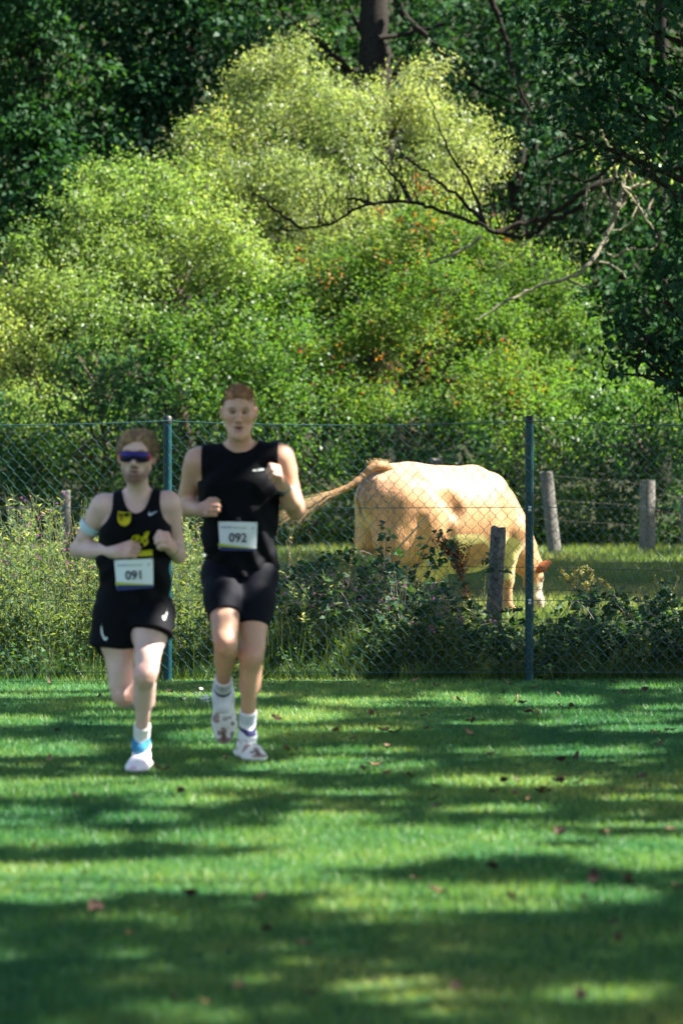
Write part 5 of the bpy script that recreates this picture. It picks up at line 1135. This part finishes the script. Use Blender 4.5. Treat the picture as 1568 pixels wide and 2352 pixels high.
RA = dict(y=13.93, label='taller runner in black sleeveless top and navy half tights, bib 092', muscle=1.12, chest=.165, neckr=.94, headk=.955, leg=1.0, tone=np.array([.98, .92, .86]), headrot=(.0, .10, 0.02), brow=(.12, .065, .04), beard=None, capsleeve=True, loose=.006,
    J=dict(head=(549, 950, -.10), neck=(551, 1030, -.02), shR=(457, 1060, -.01), shL=(643, 1052, -.01), elR=(425, 1160, .17), elL=(680, 1170, .06), wrR=(460, 1172, -.07), wrL=(647, 1112, -.15), hdR=(488, 1165, -.16), hdL=(638, 1066, -.23),
           pel=(551, 1322, .02), hipR=(511, 1322, .0), hipL=(590, 1324, .0), knR=(519, 1478, -.26), knL=(577, 1508, -.16), anR=(511, 1596, .11), anL=(567, 1690, .04)),
    palmR=(.75, .6, -.1), thumbR=(0, -.1, 1), palmL=(-1, -.15, .0), thumbL=(0, .6, .75), footR=(.03, -.25, -.97), footupR=(.0, -.95, .3), footL=(.30, -.95, -.05), footupL=(0, 0, 1), sock=.32, ankleh=.108, shoek=1.02,
    hair=hairA, strand=.011, sweep=(.2, .1, .8), hairn=.009, hairstretch=(1, .6, .5), haircol=(.33, .165, .075), hairside=(.12, .09, .075), shirtcut=cutA, shorts=shortsA, shortfold=.0008, shortmat=M_NAVY, sockcol=sockA, shoecol=shoeA, prints=printsA)
build_runner(RA)

# ---- smaller runner with sunglasses, bib 091
def hairB(q):
    q((0, .024, .030), (0, .020, .034), .095, .094, .012, (1.02, 1.14, .98)); q((-.03, -.045, .080), (.045, -.03, .084), .040, .038, .02, (1, 1.1, .75)); q((-.052, -.03, .062), (-.03, -.055, .080), .034, .030, .02); q((.055, -.02, .062), (.05, -.03, .078), .032, .03, .02)
    q((0, -.105, -.005), (.01, -.105, .030), .072, .052, .012, (1.0, .9, 1.0), True); q((0, -.13, -.04), (0, -.13, .02), .07, .07, .01, (1.5, 1, 1), True)
    q((0, .0, -.13), (0, .0, -.07), .09, .07, .01, (1.4, 1.6, 1), True)
    for s_ in (-1, 1): q((s_*.088, -.03, -.06), (s_*.092, -.03, -.015), .028, .026, .008, (1, 1.3, 1), True)
def cutB(X, Y, Z, J, ms):
    xc = ms[0]+.006; nb = J['neck'][2]
    front = np.hypot((X-xc)/(.070+.012*np.clip((Z-nb)/.06, 0, 1)), np.maximum(0, nb+.05-Z)/.135)-1; neck = np.where(Y < ms[1]+.03, -front*.05, (Z-(nb+.02)))
    zb = ms[2]-.115; t = np.clip((Z-zb)/.12, 0, 1)
    arm = np.abs(X-xc)-(.112+.10*(1-np.sqrt(np.clip(1-(1-t)**2, 0, 1)))+np.where(Z < zb, .3, 0))
    return np.maximum(np.maximum(neck, arm), (J['pel'][2]-.03)-Z+.012*np.sin(X*25))
def shortsB(f3, J, pel, W):
    c = f3.cap
    c(pel+[0, .01, .06], pel+[0, .01, -.04], W*.93+.010, W*.97+.008, .04, (1, .8, 1))
    hp, kn = J['hipR'], J['knR']; hem = at(250, 1481, 13.36); c(hp+[-.01, .02, 0], hem+[0, .02, -.06], .100, .107, .03, (.95, .98, 1), cut=(hem, (-.04, .1, -1)))
    hp, kn = J['hipL'], J['knL']; hem = at(347, 1443, 13.25); c(hp+[.005, .02, 0], hem+[0, .0, -.06], .098, .104, .03, (.95, 1, 1), cut=(hem, (-.24, -.3, -1)))
    for sd, hm in (('R', (at(250, 1481, 13.36), (-.04, .1, -1))), ('L', (at(347, 1443, 13.25), (-.24, -.3, -1)))): h_, k_ = J['hip'+sd], J['kn'+sd]; c(h_, h_+(k_-h_)*.35, .0985, .096, .03, cut=hm); c(h_+[0, .03, 0], h_+[0, .07, -.02], .086, .086, .04)
    c(J['hipR']+[0, .08, -.02], J['hipR']+[-.01, .10, -.12], .10, .11, .04); c(J['hipL']+[0, .08, -.02], J['hipL']+[0, .08, -.06], .10, .09, .04)
def printsB(E):
    J = E['J']; bib(E, '091', (261.5, 1287), (350.5, 1283), (352, 1345), (264, 1341), (267, 1357), (351, 1350))
    root, f3 = E['root'], E['f3']
    def area(u0, v0, u1, v1): a = at(u0, v1, 13.25); b_ = at(u1, v0, 13.25); return E['fit'](a[0], b_[0], a[2], b_[2])
    sf = area(343, 1170, 368, 1185)
    E['patch']('chest_swoosh', [(366.5, 1172), (353, 1178.5), (347.5, 1179.8), (345.5, 1177.5), (347.3, 1173), (344.6, 1176), (343.3, 1180.5), (345.5, 1183.6), (350.5, 1183)], sf, .004, M_LOGO, root)
    sf = area(269, 1172, 302, 1210)
    sh = [(270.5, 1174), (284, 1176.5), (299.5, 1176), (301, 1190), (299, 1200), (293, 1206.5), (286, 1208.5), (278, 1206), (272, 1200), (270, 1190)]
    cr = E['patch']('club_crest', sh, sf, .009, M_YELLOW, root)
    for q in ([(273.5, 1177.5), (277, 1177), (278.5, 1184), (275, 1190)], [(280, 1180.5), (283, 1179.5), (284, 1186), (280, 1190)], [(285.5, 1179), (296.5, 1178.5), (296, 1184), (292, 1187), (287, 1186)], [(275, 1193), (279, 1190.5), (283, 1191), (278, 1196)]): E['patch']('crest_mark', q, sf, .0115, M_CLOTH, cr)
    sf = area(296, 1222, 350, 1284)
    em = E['patch']('chest_emblem', [(299, 1262), (301, 1238), (305, 1230), (318, 1228), (324, 1234), (331, 1229), (332, 1223), (338, 1220.5), (344, 1221), (341, 1229), (338, 1236), (341, 1246), (336, 1252), (331, 1256), (327, 1245), (321, 1248), (315, 1241), (307, 1248), (304, 1262)], sf, .009, M_YELLOW, root)
    for q in ([(306, 1236), (310, 1234), (311, 1240), (307, 1243)], [(318, 1240), (321, 1236), (324, 1241), (320, 1244)], [(330, 1240), (334, 1237), (335, 1245), (331, 1247)]): E['patch']('emblem_mark', q, sf, .0115, M_CLOTH, em)
    E['patch']('chest_band', [(300, 1267), (349.5, 1262.5), (350, 1277), (300, 1279)], sf, .009, M_YELLOW, root)
    def ssurf(x, z):
        x, z = np.atleast_1d(x), np.atleast_1d(z); i = ((x-f3.ax[0][0])/f3.h).round().astype(int); k = ((z-f3.ax[2][0])/f3.h).round().astype(int); j = np.argmax(f3.v[i, :, k] < 0, axis=1); j = np.where(j == 0, np.median(j[j > 0]) if (j > 0).any() else 0, j).astype(int); return f3.ax[1][j]
    for pts in ([(231.5, 1434), (229.5, 1446), (231, 1458), (237, 1470), (242.5, 1473), (246, 1468), (245, 1463), (240, 1466), (236, 1459), (233, 1446)], [(384, 1395), (381.5, 1408), (378, 1415), (374.5, 1413), (373.5, 1417), (376, 1423), (379.5, 1424), (382.5, 1415)]):
        E['patch']('shorts_swoosh', pts, ssurf, .006, M_LOGO, E['shorts'])
    sh, el = J['shR'], J['elR']; d = nrm(el-sh); c0 = sh+(el-sh)*.46; b = MB(); t = np.linspace(-1, 1, 5); b.tube(c0+d*t[:, None]*.02, np.array([.0545, .0565, .057, .0565, .0545]), 20, cap=False); b.build('arm_band', plain('pale_blue_band', (.5, .62, .68), .6), root, True)
    wr, el = J['wrL'], J['elL']; d = nrm(wr-el); b = MB(); c0 = wr-d*.03; b.tube(c0+d*t[:, None]*.017, np.array([.0295, .0325, .033, .0325, .030]), 18, cap=False); b.build('watch', M_CAP, root, True)
    # wrap-around sunglasses: one curved mirrored lens, frame and temples
    HO_, HM_ = E['HO'], E['HM']; g = empty('sunglasses', (0, 0, 0)); g.parent = root; g.matrix_parent_inverse = root.matrix_basis.inverted(); g['label'] = 'mirrored wrap sunglasses, dark blue and orange'
    nu, nv = 33, 9; s_ = np.linspace(-1, 1, nu); V = []
    for a in s_:
        x = .074*math.sin(a*1.32)/math.sin(1.32); y = -.112+.070*(1-math.cos(a*1.25)); topz = .029-.006*a*a; bot = -.021+.013*math.exp(-(a/.17)**2)+.012*a**4
        for t_ in np.linspace(0, 1, nv): V.append([x, y+.004*(1-(2*t_-1)**2)*-1, topz+(bot-topz)*t_])
    V = np.array(V); i = (np.arange(nu-1)[:, None]*nv+np.arange(nv-1)[None]).ravel(); Fq = np.stack([i, i+nv, i+nv+1, i+1], 1)
    ax = np.repeat(s_, nv); tz = np.tile(np.linspace(0, 1, nv), nu); cl = np.tile((.012, .010, .03), (len(V), 1)); cl = mixc(cl, (.05, .03, .36), sstep(.5, .05, tz)*.9); cl = mixc(cl, (.45, .015, .03), sstep(.72, .9, np.abs(ax))*.9); cl = mixc(cl, (.8, .2, .01), sstep(-.85, -.95, ax)*sstep(.35, .7, tz))
    Vw = HO_+(V @ HM_.T); lm = colmat('mirror_lens', .3, .12); o = obj('lens', mesh_from('lens', np.vstack([Vw, Vw+HM_ @ np.array([0, .003, 0])]), [Fq, Fq[:, ::-1]+len(V)], True, None, np.vstack([cl, cl])), lm); o.parent = g
    b = MB(); top = HO_+(V[::nv]-[0, .001, -.001]) @ HM_.T; b.tube(top, .0026, 6)
    o = b.build('frame', M_CAP); o.parent = g
    for sg in (-1, 1):
        b = MB(); q = smoothpath([(sg*.0735, -.062, .022), (sg*.082, -.03, .018), (sg*.086, .015, .012)], 5); b.tube(HO_+q @ HM_.T, .003, 6); o = b.build('temple', M_CAP); o.parent = g
def sockB(t, L_):
    c_ = np.tile((.72, .72, .66), (len(t), 1)); return mixc(c_, (.05, .22, .38), sstep(.02, .026, t)*sstep(.072, .066, t))
def shoeB(l, V):
    c_ = np.tile((.80, .74, .76), (len(l), 1)); return mixc(c_, (.62, .22, .30), sstep(.58, .66, vnoise(l, 26, 4))*(l[:, 2] < .05)*.7)
RB = dict(y=13.40, label='smaller runner in black singlet and split shorts with sunglasses, bib 091', muscle=.88, chest=.150, neckr=.82, headk=.98, leg=.90, tone=np.array([1.12, 1.20, 1.42]), headrot=(.02, .05, -.05), brow=(.20, .12, .07), beard=(.15, .065, .035), capsleeve=False, loose=.008,
    J=dict(head=(314, 1050, -.10), neck=(317, 1137, -.02), shR=(237, 1162, -.01), shL=(388, 1156, -.01), elR=(180, 1262, .11), elL=(409, 1274, .12), wrR=(266, 1268, -.10), wrL=(393, 1258, -.13), hdR=(316, 1257, -.16), hdL=(384, 1236, -.22),
           pel=(305, 1402, .02), hipR=(264, 1408, .0), hipL=(351, 1406, .0), knR=(283, 1597, -.04), knL=(333, 1552, -.22), anR=(292, 1558, .36), anL=(324, 1714, .04)),
    palmR=(.65, .6, -.25), thumbR=(0, -.1, 1), palmL=(-.95, -.15, .0), thumbL=(0, .3, 1), footR=(.02, .93, -.35), footupR=(0, .35, .93), footL=(-.12, -.98, -.05), footupL=(0, 0, 1), sock=.30, ankleh=.104, shoek=.9,
    hair=hairB, strand=.017, sweep=(.6, -.1, .4), hairn=.012, hairstretch=(1, .7, .45), haircol=(.33, .205, .11), hairside=(.20, .13, .08), shirtcut=cutB, shorts=shortsB, shortfold=.0025, shortmat=M_CLOTH, sockcol=sockB, shoecol=shoeB, prints=printsB)
build_runner(RB)
